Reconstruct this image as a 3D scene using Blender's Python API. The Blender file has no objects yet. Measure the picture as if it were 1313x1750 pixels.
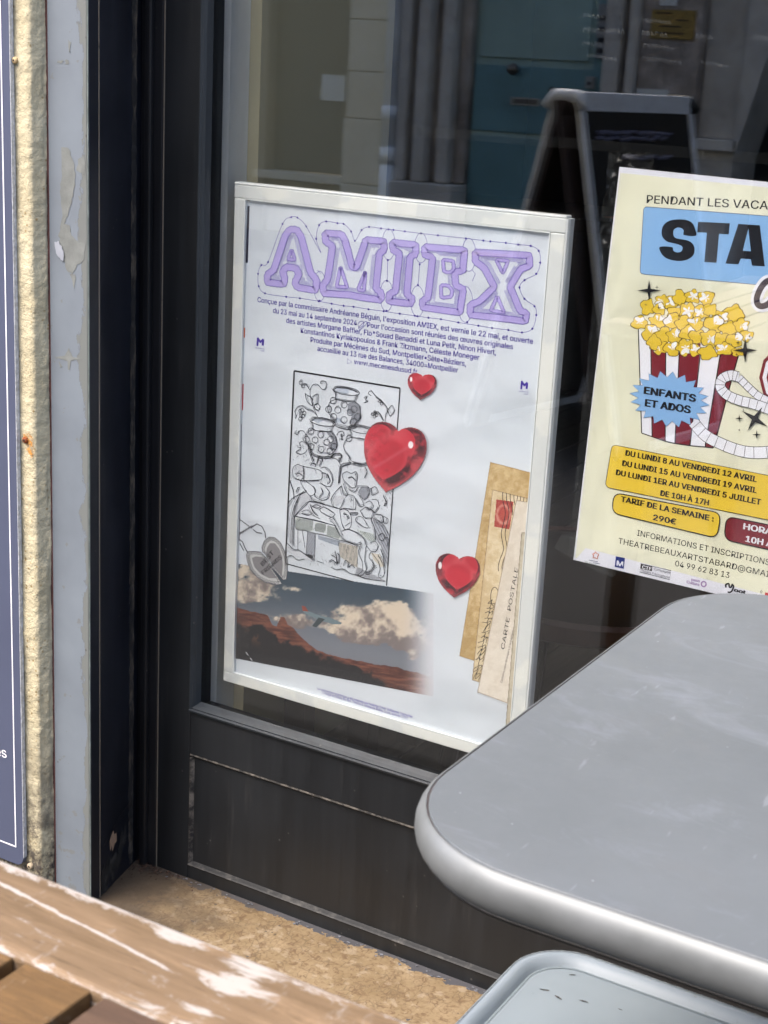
import bpy, bmesh, math, random
import numpy as np
from mathutils import Vector, Matrix
from mathutils.geometry import tessellate_polygon
random.seed(7)
SC = bpy.context.scene
COL = SC.collection

# ------------------------------------------------------------------ camera
CAM = np.array([0.0, -1.507, 1.14])
ROT = np.array([[0.85826, 0.51068, 0.0509], [0.18665, -0.21821, -0.95789], [-0.47807, 0.83162, -0.2826]])
FPX, CX, CY = 2629.0, 656.5, 875.0
cd = bpy.data.cameras.new('camera')
cam = bpy.data.objects.new('camera', cd)
COL.objects.link(cam)
cam.matrix_world = Matrix(((ROT[0][0], -ROT[1][0], -ROT[2][0], CAM[0]),
                           (ROT[0][1], -ROT[1][1], -ROT[2][1], CAM[1]),
                           (ROT[0][2], -ROT[1][2], -ROT[2][2], CAM[2]), (0, 0, 0, 1)))
cd.lens = FPX / 1750 * 36
cd.sensor_width = 36
cd.clip_start = 0.02
cd.clip_end = 300
cd.dof.use_dof = True
cd.dof.focus_distance = 1.85
cd.dof.aperture_fstop = 22
SC.camera = cam
# ------------------------------------------------------------------ light
SUN_EL, SUN_AZ = math.radians(52), math.radians(212)     # azimuth from +Y, clockwise
world = bpy.data.worlds.new('World')
SC.world = world
world.use_nodes = True
nt = world.node_tree
bg = nt.nodes['Background']
sky = nt.nodes.new('ShaderNodeTexSky')
sky.sky_type = 'NISHITA'
sky.sun_disc = False
sky.sun_elevation = SUN_EL
sky.sun_rotation = SUN_AZ
sky.dust_density = 4.0
sky.air_density = 0.8
sky.ozone_density = 0.6
nt.links.new(sky.outputs[0], bg.inputs[0])
bg.inputs[1].default_value = 0.15
sl = bpy.data.lights.new('sun', 'SUN')
sl.energy = 0.6
sl.angle = math.radians(35)
sl.color = (1.0, 0.95, 0.88)
sun = bpy.data.objects.new('sun', sl)
COL.objects.link(sun)
sdir = Vector((math.sin(SUN_AZ) * math.cos(SUN_EL), math.cos(SUN_AZ) * math.cos(SUN_EL), math.sin(SUN_EL)))
sun.rotation_euler = sdir.to_track_quat('Z', 'Y').to_euler()
sun.location = (0, -4, 9)
SC.view_settings.view_transform = 'Standard'
SC.view_settings.look = 'None'
SC.view_settings.gamma = 1
SC.view_settings.use_curve_mapping = False
SC.view_settings.exposure = 2.0
try:
    SC.cycles.transparent_max_bounces = 24
    SC.cycles.max_bounces = 10
    SC.cycles.sample_clamp_indirect = 6
    SC.cycles.use_denoising = True
except Exception:
    pass

# ------------------------------------------------------------------ helpers
def lin(c):
    c = np.asarray(c, float) / 255.0
    return np.where(c <= 0.04045, c / 12.92, ((c + 0.055) / 1.055) ** 2.4)

def on_plane(px, py, Y):
    """points of the photograph on the vertical plane y=Y -> (x, z)"""
    px = np.asarray(px, float); py = np.asarray(py, float)
    a, b = px - CX, py - CY
    d = [ROT[0][k] * a + ROT[1][k] * b + ROT[2][k] * FPX for k in range(3)]
    t = (Y - CAM[1]) / d[1]
    return CAM[0] + t * d[0], CAM[2] + t * d[2]

def prop(o, label=None, cat=None, group=None, kind=None):
    for k, v in (('label', label), ('category', cat), ('group', group), ('kind', kind)):
        if v: o[k] = v
    return o

def link(name, me, parent=None, mat=None):
    o = bpy.data.objects.new(name, me)
    COL.objects.link(o)
    if mat is not None and me is not None:
        if not me.materials: me.materials.append(mat)
    if parent is not None:
        o.parent = parent
        o.matrix_parent_inverse = parent.matrix_world.inverted() if False else Matrix.Translation(-Vector(parent.location))
    return o

def thing(name, label, cat, loc=(0, 0, 0), group=None):
    o = bpy.data.objects.new(name, None)
    o.empty_display_size = 0.05
    COL.objects.link(o)
    o.location = loc
    return prop(o, label, cat, group)

def frombm(name, bm, mat, parent=None, smooth=False):
    me = bpy.data.meshes.new(name)
    bmesh.ops.recalc_face_normals(bm, faces=bm.faces)
    bm.to_mesh(me); bm.free()
    if smooth:
        for p in me.polygons: p.use_smooth = True
    return link(name, me, parent, mat)

def bevel(bm, w, seg=2):
    if w > 0:
        bmesh.ops.bevel(bm, geom=list(bm.edges), offset=w, segments=seg, profile=0.5, affect='EDGES', clamp_overlap=True)

def add_box(bm, x0, x1, y0, y1, z0, z1):
    vs = [bm.verts.new(p) for p in ((x0, y0, z0), (x1, y0, z0), (x1, y1, z0), (x0, y1, z0), (x0, y0, z1), (x1, y0, z1), (x1, y1, z1), (x0, y1, z1))]
    for f in ((0, 3, 2, 1), (4, 5, 6, 7), (0, 1, 5, 4), (1, 2, 6, 5), (2, 3, 7, 6), (3, 0, 4, 7)):
        bm.faces.new([vs[i] for i in f])
    return vs

def box(name, x0, x1, y0, y1, z0, z1, mat, parent=None, bv=0.0, seg=2):
    bm = bmesh.new(); add_box(bm, x0, x1, y0, y1, z0, z1); bevel(bm, bv, seg)
    return frombm(name, bm, mat, parent)

def add_tube(bm, pts, r, n=10, caps=True):
    pts = [Vector(p) for p in pts]
    rings = []
    for i, p in enumerate(pts):
        d = (pts[min(i + 1, len(pts) - 1)] - pts[max(i - 1, 0)]).normalized()
        u = d.orthogonal().normalized() if i == 0 else (u - d * u.dot(d)).normalized()
        v = d.cross(u)
        rr = r[i] if isinstance(r, (list, tuple)) else r
        rings.append([bm.verts.new(p + (u * math.cos(a) + v * math.sin(a)) * rr) for a in [2 * math.pi * k / n for k in range(n)]])
    for a, b in zip(rings[:-1], rings[1:]):
        for k in range(n): bm.faces.new((a[k], a[(k + 1) % n], b[(k + 1) % n], b[k]))
    if caps:
        bm.faces.new(rings[0][::-1]); bm.faces.new(rings[-1])

def tube(name, pts, r, mat, parent=None, n=12):
    bm = bmesh.new(); add_tube(bm, pts, r, n); return frombm(name, bm, mat, parent, True)

def extrude_profile_z(name, prof, z0, z1, mat, parent=None, close=True, nz=1, smooth=False):
    """prof: list of (x,y), swept up in z"""
    bm = bmesh.new(); rings = []
    for k in range(nz + 1):
        z = z0 + (z1 - z0) * k / nz
        rings.append([bm.verts.new((x, y, z)) for x, y in prof])
    n = len(prof)
    for a, b in zip(rings[:-1], rings[1:]):
        for i in range(n if close else n - 1):
            j = (i + 1) % n
            bm.faces.new((a[i], a[j], b[j], b[i]))
    if close:
        bm.faces.new(rings[0][::-1]); bm.faces.new(rings[-1])
    return frombm(name, bm, mat, parent, smooth)

def extrude_profile_x(name, prof, x0, x1, mat, parent=None):
    """prof: closed list of (y,z), swept in x"""
    bm = bmesh.new()
    a = [bm.verts.new((x0, y, z)) for y, z in prof]; b = [bm.verts.new((x1, y, z)) for y, z in prof]
    n = len(prof)
    for i in range(n): bm.faces.new((a[i], a[(i + 1) % n], b[(i + 1) % n], b[i]))
    bm.faces.new(a[::-1]); bm.faces.new(b)
    return frombm(name, bm, mat, parent)

def prism(name, pts, y0, y1, mat, parent=None, bv=0):
    """pts: closed list of (x,z), thick in y"""
    bm = bmesh.new()
    a = [bm.verts.new((x, y0, z)) for x, z in pts]; b = [bm.verts.new((x, y1, z)) for x, z in pts]
    n = len(pts)
    for i in range(n): bm.faces.new((a[i], a[(i + 1) % n], b[(i + 1) % n], b[i]))
    bm.faces.new(a[::-1]); bm.faces.new(b); bevel(bm, bv)
    return frombm(name, bm, mat, parent)

# ------------------------------------------------------------------ materials
def nodes(m):
    m.use_nodes = True
    return m.node_tree, m.node_tree.nodes, m.node_tree.links

class G:
    """small node-graph builder"""
    def __init__(s, name):
        s.m = bpy.data.materials.new(name); s.t, s.n, s.l = nodes(s.m)
        s.b = s.n['Principled BSDF']; s.tc = s.n.new('ShaderNodeTexCoord')
    def _in(s, sock, v):
        if hasattr(v, 'is_linked') or isinstance(v, bpy.types.NodeSocket): s.l.new(v, sock)
        elif v is not None:
            try: sock.default_value = v
            except Exception: sock.default_value = (*v, 1) if len(v) == 3 else v
    def coord(s, scale=(1, 1, 1), rot=(0, 0, 0)):
        mp = s.n.new('ShaderNodeMapping'); s.l.new(s.tc.outputs['Object'], mp.inputs[0])
        mp.inputs['Scale'].default_value = scale; mp.inputs['Rotation'].default_value = rot
        return mp.outputs[0]
    def noise(s, scale, detail=4, rough=0.55, co=None, dist=0.0):
        k = s.n.new('ShaderNodeTexNoise'); k.inputs['Scale'].default_value = scale
        k.inputs['Detail'].default_value = detail; k.inputs['Roughness'].default_value = rough
        k.inputs['Distortion'].default_value = dist
        s.l.new(co if co is not None else s.tc.outputs['Object'], k.inputs['Vector']); return k.outputs['Fac']
    def voro(s, scale, co=None, feature='F1'):
        k = s.n.new('ShaderNodeTexVoronoi'); k.feature = feature; k.inputs['Scale'].default_value = scale
        s.l.new(co if co is not None else s.tc.outputs['Object'], k.inputs['Vector']); return k.outputs['Distance']
    def ramp(s, v, a, b, c0=0.0, c1=1.0):
        k = s.n.new('ShaderNodeMapRange'); k.inputs[1].default_value = a; k.inputs[2].default_value = b
        k.inputs[3].default_value = c0; k.inputs[4].default_value = c1; k.clamp = True
        s.l.new(v, k.inputs[0]); return k.outputs[0]
    def math(s, op, a, b=None):
        k = s.n.new('ShaderNodeMath'); k.operation = op; s._in(k.inputs[0], a)
        if b is not None: s._in(k.inputs[1], b)
        return k.outputs[0]
    def mix(s, f, a, b):
        k = s.n.new('ShaderNodeMix'); k.data_type = 'RGBA'
        s._in(k.inputs[0], f)
        for i, v in ((6, a), (7, b)):
            if isinstance(v, bpy.types.NodeSocket): s.l.new(v, k.inputs[i])
            else: k.inputs[i].default_value = (*v[:3], 1)
        return k.outputs[2]
    def bump(s, h, strength=0.3, dist=0.002):
        k = s.n.new('ShaderNodeBump'); k.inputs['Strength'].default_value = strength; k.inputs['Distance'].default_value = dist
        s.l.new(h, k.inputs['Height']); s.l.new(k.outputs[0], s.b.inputs['Normal'])
    def sep(s):
        k = s.n.new('ShaderNodeSeparateXYZ'); s.l.new(s.tc.outputs['Object'], k.inputs[0]); return k.outputs
    def out(s, col=None, rough=0.5, metal=0.0, spec=None):
        if col is not None:
            if isinstance(col, bpy.types.NodeSocket): s.l.new(col, s.b.inputs['Base Color'])
            else: s.b.inputs['Base Color'].default_value = (*col[:3], 1)
        s._in(s.b.inputs['Roughness'], rough); s.b.inputs['Metallic'].default_value = metal
        if spec is not None: s.b.inputs['Specular IOR Level'].default_value = spec
        return s.m

def simple(name, rgb, rough=0.5, metal=0.0, var=0.12, scale=30, bump=0.0, spec=None):
    g = G(name); c = lin(rgb)
    f = g.noise(scale)
    col = g.mix(g.ramp(f, 0.3, 0.7), c * (1 - var), np.minimum(c * (1 + var), 1))
    if bump: g.bump(g.noise(scale * 6, 3), bump, 0.001)
    return g.out(col, rough, metal, spec)

def black_paint(name, base, dust=(0.09, 0.085, 0.08), rough=0.38, seed=0.0):
    g = G(name)
    st = g.noise(9, 5, 0.6, g.coord((6, 6, 0.35)))           # vertical streaks
    big = g.noise(5, 4)
    spk = g.voro(55, g.coord((1, 1, 1)))
    c = g.mix(g.ramp(st, 0.35, 0.75), base, [v * 1.9 for v in base])
    c = g.mix(g.ramp(big, 0.45, 0.8, 0, 0.35), c, [v * 3.0 for v in base])
    keep = g.math('MULTIPLY', g.ramp(spk, 0.05, 0.10, 1, 0), g.ramp(g.noise(13, 2), 0.50, 0.56))
    run = g.math('MULTIPLY', g.ramp(g.noise(22, 4, .6, g.coord((3.2, 3.2, .25))), .58, .70), g.ramp(g.noise(7, 3), .42, .62)); c = g.mix(g.math('MULTIPLY', run, 0.15), c, dust)
    c = g.mix(g.math('MULTIPLY', keep, 0.6), c, dust)
    g.bump(g.noise(160, 3), 0.12, 0.0006)
    return g.out(c, g.ramp(big, 0.3, 0.8, rough - 0.1, rough + 0.15))

M = {}
M['frame_paint'] = black_paint('black shopfront paint', (0.0062, 0.0072, 0.0085), rough=.42)
M['reveal_paint'] = black_paint('blue black reveal paint', (0.006, 0.0075, 0.012), rough=0.42)
M['jamb_paint'] = black_paint('dark jamb paint', (0.004, 0.0045, 0.006), rough=0.5)

def dusty(name, thr=0.5, dustc=(0.16, 0.145, 0.125)):
    g = G(name)
    f = g.ramp(g.noise(60, 6, 0.7), thr - 0.08, thr + 0.12)
    c = g.mix(f, (0.012, 0.013, 0.014), dustc)
    g.bump(g.noise(300, 3), 0.3, 0.0006)
    return g.out(c, 0.7)
M['dusty_edge'] = dusty('dusty moulding edge', 0.50)
M['dusty_low'] = dusty('dusty moulding', 0.58, (0.07, 0.067, 0.062))
M['arris'] = dusty('pale arris', 0.3, (0.20, 0.17, 0.13))  # pale line along a sharp edge, broken up by noise
M['bead'] = black_paint('glossy glazing bead', (0.010, 0.0135, 0.017), rough=0.5)

def blend_mask(g, scale, lo, hi, detail=6, rough=0.65, co=None):
    return g.ramp(g.noise(scale, detail, rough, co), lo, hi)

# cream rough render
g = G('cream rough render')
n1 = g.noise(14, 6, 0.6); pits = g.voro(140)
c = g.mix(g.ramp(n1, 0.3, 0.7), lin((176, 166, 136)), lin((200, 192, 164)))
c = g.mix(g.math('MULTIPLY', g.ramp(pits, 0.12, 0.3, 1, 0), g.ramp(g.noise(26, 3), 0.5, 0.62)), c, lin((150, 128, 88)))
xs = g.sep()
low = g.math('MULTIPLY', g.ramp(xs[2], 0.10, 0.30, 1, 0), g.ramp(g.noise(45, 6, 0.7), 0.36, 0.55))
c = g.mix(low, c, (0.07, 0.06, 0.05))
g.bump(g.math('ADD', g.noise(90, 4, 0.65), g.math('MULTIPLY', g.noise(30, 3), 1.2)), 0.8, 0.0035)
M['render'] = g.out(c, 0.9)
# grey painted strip
g = G('pale grey flaking paint')
n1 = g.noise(12, 4); xs = g.sep()
c = g.mix(g.ramp(n1, 0.3, 0.7), lin((108, 116, 125)), lin((119, 128, 137)))
edge = g.math('MULTIPLY', g.ramp(xs[0], -1.228, -1.2105), 0.32)
fl_ = g.math('ADD', g.noise(38, 7, 0.68, g.coord((1, 1, .45))), edge); flake = g.ramp(fl_, 0.70, 0.71); rimf = g.math('MULTIPLY', g.ramp(fl_, 0.685, 0.70), g.ramp(fl_, 0.715, 0.70))
c = g.mix(flake, c, lin((110, 114, 112)))
c = g.mix(g.math('MULTIPLY', rimf, .5), c, lin((74, 76, 80)))
lowm = g.ramp(g.math('ADD', g.noise(55, 5, 0.6), g.ramp(xs[2], 0.30, 0.12, 0, 0.09)), 0.66, 0.68)
c = g.mix(lowm, c, lin((110, 114, 116)))
spk = g.ramp(g.voro(34, g.coord((1, 1, 0.8))), 0.035, 0.06, 1, 0)
c = g.mix(g.math('MULTIPLY', spk, 0.6), c, lin((70, 64, 62)))
hh = g.math('SUBTRACT', g.noise(25, 3), g.math('MULTIPLY', flake, 0.5))
g.bump(hh, 0.35, 0.0015)
M['strip'] = g.out(c, 0.55)
M['bare'] = simple('bare grey undercoat', (114, 118, 116), 0.75, var=0.18, scale=60, bump=0.2)
M['lip'] = simple('lifted paint lip', (150, 155, 165), 0.5)
M['strip_edge'] = simple('pale greenish strip edge', (118, 126, 122), 0.6, var=.25, scale=50)
M['redline'] = simple('dark red old paint', (78, 48, 46), 0.8, var=0.4, scale=60, bump=.3)
M['rust'] = simple('rust', (128, 66, 30), 0.85, var=0.5, scale=300, bump=.3)
# stone threshold
g = G('worn ochre stone')
n1 = g.noise(22, 6, 0.65); n2 = g.noise(110, 4, 0.6, None, 1.2); xs = g.sep()
c = g.mix(g.ramp(n1, 0.3, 0.7), lin((108, 90, 62)), lin((136, 118, 90)))
c = g.mix(g.math('MULTIPLY', g.ramp(g.voro(120, g.coord((1, .6, 1)), 'DISTANCE_TO_EDGE'), .0, .10, 1, 0), g.ramp(g.noise(50, 4), .45, .6, 0, .55)), c, lin((70, 56, 42)))
c = g.mix(g.ramp(n2, 0.48, 0.66, 0, 0.75), c, lin((88, 66, 44)))
c = g.mix(g.ramp(g.noise(70, 3), 0.56, 0.64, 0, .45), c, lin((154, 140, 118)))
edgef = g.math('ADD', g.noise(34, 5, 0.65), g.ramp(xs[1], -0.022, -0.001, 0, 0.32))
flake = g.ramp(edgef, 0.665, 0.68)
c = g.mix(flake, c, lin((66, 66, 69)))
dirt = g.math('ADD', g.ramp(xs[0], -1.22, -0.98, 0.5, 0), g.math('MULTIPLY', g.noise(20, 4), 0.6))
c = g.mix(g.ramp(dirt, 0.36, 0.66, 0, 0.9), c, (0.045, 0.032, 0.02))
rnd = g.ramp(g.voro(30), 0.05, 0.07, 1, 0)
c = g.mix(g.math('MULTIPLY', rnd, 0.8), c, lin((60, 54, 50)))
g.bump(g.math('ADD', g.noise(60, 5, 0.7), g.math('MULTIPLY', flake, 0.4)), 0.4, 0.003)
M['stone'] = g.out(c, 0.8)
g = G('grey paving stone')
c = g.mix(g.ramp(g.noise(9, 6), 0.3, 0.7), lin((120, 112, 100)), lin((160, 150, 134)))
g.bump(g.noise(70, 4), 0.4, 0.003); M['paving'] = g.out(c, 0.85)

# weathered wood
def wood(name, dark, light, white, thr, line=False, rot=0.0):
    g = G(name)
    co = g.coord((2.2, 34, 34), (0, 0, rot))
    gr = g.noise(3.0, 6, 0.65, co, 0.5)
    c = g.mix(g.ramp(gr, 0.3, 0.7), dark, light)
    c = g.mix(g.ramp(g.noise(14, 3), 0.4, 0.7, 0, .45), c, [v * 0.72 for v in light])
    wear = g.math('ADD', g.math('MULTIPLY', g.noise(4.5, 8, 0.75, g.coord((3.2, 11, 11), (0, 0, rot)), .8), 0.75), g.math('MULTIPLY', g.noise(34, 8, 0.8, g.coord((1.0, 2.6, 1), (0, 0, rot + .9)), 1.5), 0.47))
    xs = g.sep()
    f = wear
    if line:
        # old paint collects along a scored line and along both arrises
        yy = g.math('ADD', xs[1], g.math('MULTIPLY', g.noise(20, 2), 0.003))
        d = g.math('ABSOLUTE', g.math('ADD', g.math('SUBTRACT', yy, -0.9835), g.math('MULTIPLY', g.math('ADD', xs[0], 0.535), 0.10)))
        ln = g.math('MULTIPLY', g.ramp(d, 0.0, 0.0024, 0.26, 0), g.ramp(xs[0], -0.405, -0.385, 1, 0))
        e1 = g.ramp(xs[1], -0.981, -0.969, 0, 0.2)
        e2 = g.ramp(xs[1], -1.023, -1.030, 0, 0.12)
        f = g.math('ADD', g.math('ADD', f, ln), g.math('ADD', e1, e2))
        # big worn triangular patch
        q = g.math('ADD', g.math('ABSOLUTE', g.math('SUBTRACT', xs[0], -0.363)), g.math('MULTIPLY', g.math('ABSOLUTE', g.math('SUBTRACT', xs[1], -0.992)), 0.9))
        f = g.math('ADD', f, g.ramp(q, 0.004, 0.036, 0.22, 0))
        q = g.math('ABSOLUTE', g.math('SUBTRACT', xs[0], -0.41)); q2 = g.math('ABSOLUTE', g.math('SUBTRACT', xs[1], -0.975))
        f = g.math('ADD', f, g.ramp(g.math('ADD', q, q2), 0.002, 0.02, 0.15, 0))
    c = g.mix(g.ramp(g.noise(9, 8, .8, g.coord((1.2, 9, 9), (0, 0, rot)), .6), .50, .64, 0, .5), c, [min(1, v * 1.5) for v in light])
    c = g.mix(g.ramp(g.noise(30, 6, .75, g.coord((2.6, .8, 1), (0, 0, rot + .5))), .60, .68, 0, .45), c, white)
    c = g.mix(g.ramp(f, thr, thr + 0.07), c, white)
    c = g.mix(g.ramp(g.noise(70, 5, .7, g.coord((.3, 6, 1), (0, 0, rot))), .58, .68, 0, .7), c, [v * .45 for v in dark])
    g.bump(g.math('ADD', gr, g.math('MULTIPLY', g.noise(80, 3, .6, co), .4)), 0.25, 0.0015)
    return g.out(c, 0.55, 0, 0.35)
M['wood_board'] = wood('weathered tan board', lin((96, 78, 56)), lin((126, 105, 82)), lin((162, 156, 150)), 0.72, True)
M['wood_slat'] = wood('golden brown slat', lin((82, 62, 38)), lin((112, 86, 54)), lin((165, 152, 132)), 0.84, False, math.pi / 2)
M['wood_slat_dark'] = wood('darker brown slat', lin((66, 50, 40)), lin((92, 72, 58)), lin((150, 140, 134)), 0.82, False, math.pi / 2)

# table top and metals
g = G('grey laminate top')
n1 = g.noise(5, 5, 0.6); n2 = g.noise(400, 2)
c = g.mix(g.ramp(n1, 0.3, 0.72), lin((84, 90, 94)), lin((94, 100, 105)))
c = g.mix(g.ramp(g.noise(11, 6, .7), 0.56, 0.72, 0, 0.35), c, lin((88, 91, 94)))
c = g.mix(g.ramp(g.noise(6, 7, .75, g.coord((1, 3, 1), (0, 0, .5)), 1.0), 0.54, 0.74, 0, 0.5), c, lin((120, 126, 136)))
c = g.mix(g.ramp(g.noise(90, 3, .6, g.coord((1, .25, 1), (0, 0, .9))), 0.66, 0.72, 0, 0.35), c, lin((136, 140, 148)))
sp = g.math('MULTIPLY', g.ramp(g.voro(60), 0.03, 0.05, 1, 0), g.ramp(g.noise(7, 2), .52, .58))
c = g.mix(g.math('MULTIPLY', sp, .5), c, lin((170, 174, 180)))
sc = g.ramp(g.noise(26, 6, .75, g.coord((1, 3.5, 1), (0, 0, .4))), 0.735, 0.75); c = g.mix(g.math('MULTIPLY', sc, .6), c, lin((70, 70, 72)))
g.bump(g.noise(260, 2), .06, .0006)
M['laminate'] = g.out(c, g.ramp(g.noise(8, 6, .7), 0.3, 0.7, 0.36, 0.56))
g = G('brushed aluminium edge')
n1 = g.noise(30, 4, .6); c = g.mix(g.ramp(n1, .3, .7), lin((110, 114, 115)), lin((123, 127, 129)))
M['alu'] = g.out(c, g.ramp(g.noise(60, 4), .3, .7, 0.50, 0.58), 0.45)
M['seam'] = simple('brown seam grime', (92, 80, 78), 0.7)
g = G('pale blue grey enamel')
n1 = g.noise(7, 4); c = g.mix(g.ramp(n1, .3, .7), lin((110, 121, 128)), lin((122, 133, 140)))
sc = g.ramp(g.noise(20, 6, .7, g.coord((1, 2.2, 1), (0, 0, .6))), 0.735, 0.75)
c = g.mix(g.math('MULTIPLY', sc, 0.8), c, lin((70, 78, 84)))
g.bump(g.noise(22, 2), 0.08, 0.001)
M['enamel'] = g.out(c, 0.5)
g = G('scuffed enamel rim')
n1 = g.noise(7, 4); c = g.mix(g.ramp(n1, .3, .7), lin((116, 127, 136)), lin((130, 141, 150)))
sc = g.ramp(g.noise(48, 6, .75), 0.60, 0.66); c = g.mix(g.math('MULTIPLY', sc, 0.65), c, lin((112, 120, 122)))
M['enamel_rim'] = g.out(c, 0.5)
M['black_metal'] = simple('black powder coat', (22, 22, 24), 0.4)

# glass
g = G('window glass')
tr = g.n.new('ShaderNodeBsdfTransparent'); tr.inputs[0].default_value = (0.975, 0.982, 0.985, 1)
gl = g.n.new('ShaderNodeBsdfGlossy'); gl.inputs['Roughness'].default_value = 0.0
geo = g.n.new('ShaderNodeNewGeometry'); dp = g.n.new('ShaderNodeVectorMath'); dp.operation = 'DOT_PRODUCT'
g.l.new(geo.outputs['Normal'], dp.inputs[0]); g.l.new(geo.outputs['Incoming'], dp.inputs[1])
cz = g.math('ABSOLUTE', dp.outputs['Value'])
F = g.math('ADD', 0.070, g.math('MULTIPLY', g.math('POWER', g.math('SUBTRACT', 1.0, cz), 5.0), 0.957))
ms = g.n.new('ShaderNodeMixShader'); g.l.new(F, ms.inputs[0]); g.l.new(tr.outputs[0], ms.inputs[1]); g.l.new(gl.outputs[0], ms.inputs[2])
g.l.new(ms.outputs[0], g.n['Material Output'].inputs[0]); M['glass'] = g.m
# clear tape / film
def film(name, tint, fac, bump_scale):
    g = G(name)
    tr = g.n.new('ShaderNodeBsdfTransparent'); tr.inputs[0].default_value = (*tint, 1)
    gl = g.n.new('ShaderNodeBsdfGlossy'); gl.inputs['Roughness'].default_value = 0.12
    df = g.n.new('ShaderNodeBsdfDiffuse'); df.inputs[0].default_value = (.5, .52, .5, 1)
    bp = g.n.new('ShaderNodeBump'); bp.inputs['Strength'].default_value = 1; bp.inputs['Distance'].default_value = .004
    g.l.new(g.noise(bump_scale, 5, .7, g.coord((1, 1, .4), (0, .6, 0)), 1.5), bp.inputs['Height']); g.l.new(bp.outputs[0], gl.inputs['Normal'])
    a = g.n.new('ShaderNodeMixShader'); a.inputs[0].default_value = .35; g.l.new(gl.outputs[0], a.inputs[1]); g.l.new(df.outputs[0], a.inputs[2])
    scr = g.ramp(g.noise(45, 6, .8, g.coord((1, 1, .25), (0, -.7, 0)), 2.0), .60, .68, fac * .35, fac * 2.2)
    ms = g.n.new('ShaderNodeMixShader'); g.l.new(scr, ms.inputs[0]); g.l.new(tr.outputs[0], ms.inputs[1]); g.l.new(a.outputs[0], ms.inputs[2])
    g.l.new(ms.outputs[0], g.n['Material Output'].inputs[0]); return g.m
M['tape'] = film('clear sticky tape', (.90, .92, .9), .12, 60)
M['film'] = film('crumpled clear film', (.85, .87, .86), .16, 45)
M['glass_band'] = film('faint translucent band', (.93, .9, .86), .05, 3)
# print stock
def ink(name, rgb, rough=0.55):
    g = G(name); c = lin(rgb)
    c2 = g.mix(g.ramp(g.noise(18, 3), 0.3, 0.7), c * .97, np.minimum(c * 1.03, 1))
    return g.out(c2, rough, 0, .3)
g = G('vertex coloured print')
at = g.n.new('ShaderNodeAttribute'); at.attribute_name = 'print'; g.l.new(at.outputs['Color'], g.b.inputs['Base Color'])
g.b.inputs['Roughness'].default_value = .5; g.b.inputs['Specular IOR Level'].default_value = .3; M['print'] = g.m
g = G('white poster paper')
w = g.noise(7, 2, .5, g.coord((1, 1, 1.6))); c = g.mix(g.ramp(w, .3, .7), lin((219, 225, 230)), lin((227, 232, 237)))
g.bump(w, .6, .016); M['paper'] = g.out(c, .42, 0, .4)
g = G('cream poster paper')
w = g.noise(6, 3, .5, g.coord((1.6, 1, .8))); c = g.mix(g.ramp(w, .3, .7), lin((232, 230, 202)), lin((238, 236, 212)))
g.bump(w, .8, .02); M['cream_paper'] = g.out(c, .5, 0, .35)
M['white_paper'] = ink('white paper border', (232, 232, 240))
g = G('adhesive frame plastic')
w = g.noise(16, 3, .45, g.coord((1, 1, 1)), .3); m = g.ramp(w, .52, .56)
c = g.mix(m, lin((226, 228, 224)), lin((238, 238, 230))); sp = g.ramp(g.voro(60), .03, .05, 1, 0)
c = g.mix(g.math('MULTIPLY', sp, .35), c, lin((120, 116, 104))); M['frame_plastic'] = g.out(c, .4)
M['frame_white'] = simple('white plastic lip', (240, 242, 240), .3, var=.02)
M['purple'] = ink('purple ink', (72, 48, 160)); M['lav'] = ink('lavender ink', (188, 174, 228)); M['lav_dark'] = ink('dark lavender ink', (118, 96, 190))
M['contour'] = ink('contour ink', (118, 102, 186)); M['inkblack'] = ink('black ink', (26, 26, 32)); M['navy'] = ink('navy ink', (30, 24, 52))
M['orange'] = ink('orange ink', (204, 98, 50)); M['inkred'] = ink('red ink', (200, 40, 54)); M['hatch'] = ink('grey hatch ink', (84, 88, 98))
M['tint_green'] = ink('pale green tint', (214, 222, 214)); M['tint_blue'] = ink('pale blue tint', (196, 206, 218)); M['tint_grey'] = ink('grey tint', (208, 211, 216))
M['tint_buff'] = ink('buff tint', (216, 208, 192)); M['shade_grey'] = ink('mid grey tint', (176, 180, 188))
M['skyblue'] = ink('sky blue ink', (142, 186, 230)); M['yellow'] = ink('yellow ink', (236, 202, 66)); M['maroon'] = ink('maroon ink', (126, 30, 46))
M['pwhite'] = ink('print white', (240, 240, 246)); M['blueline'] = ink('dull blue ink', (96, 104, 130)); M['logoblue'] = ink('logo blue', (28, 52, 130))
M['dgrey'] = ink('grey ink', (88, 88, 96)); M['pink'] = ink('pale violet ink', (170, 140, 185))
# ================================================================== SETTING
# ground
box('threshold', -1.24, 1.4, -0.17, 0.03, -0.1, 0.05, M['stone'], None, 0.004)['kind'] = 'structure'
pv = bpy.data.objects.new('pavement', None); COL.objects.link(pv); pv['kind'] = 'structure'
bpy.data.objects.remove(pv)
g = G('asphalt'); c = g.mix(g.ramp(g.noise(120, 4), .3, .7), (.024, .023, .022), (.05, .048, .046)); g.bump(g.noise(200, 3), .5, .004); M['asphalt'] = g.out(c, .85)
box('street', -40, 40, -7.0, -0.165, -0.3, 0.0, M['asphalt'])['kind'] = 'structure'
box('interior_slab', -3.2, 3.0, 0.031, 5.2, -0.1, 0.140, M['jamb_paint'])['kind'] = 'structure'

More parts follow.
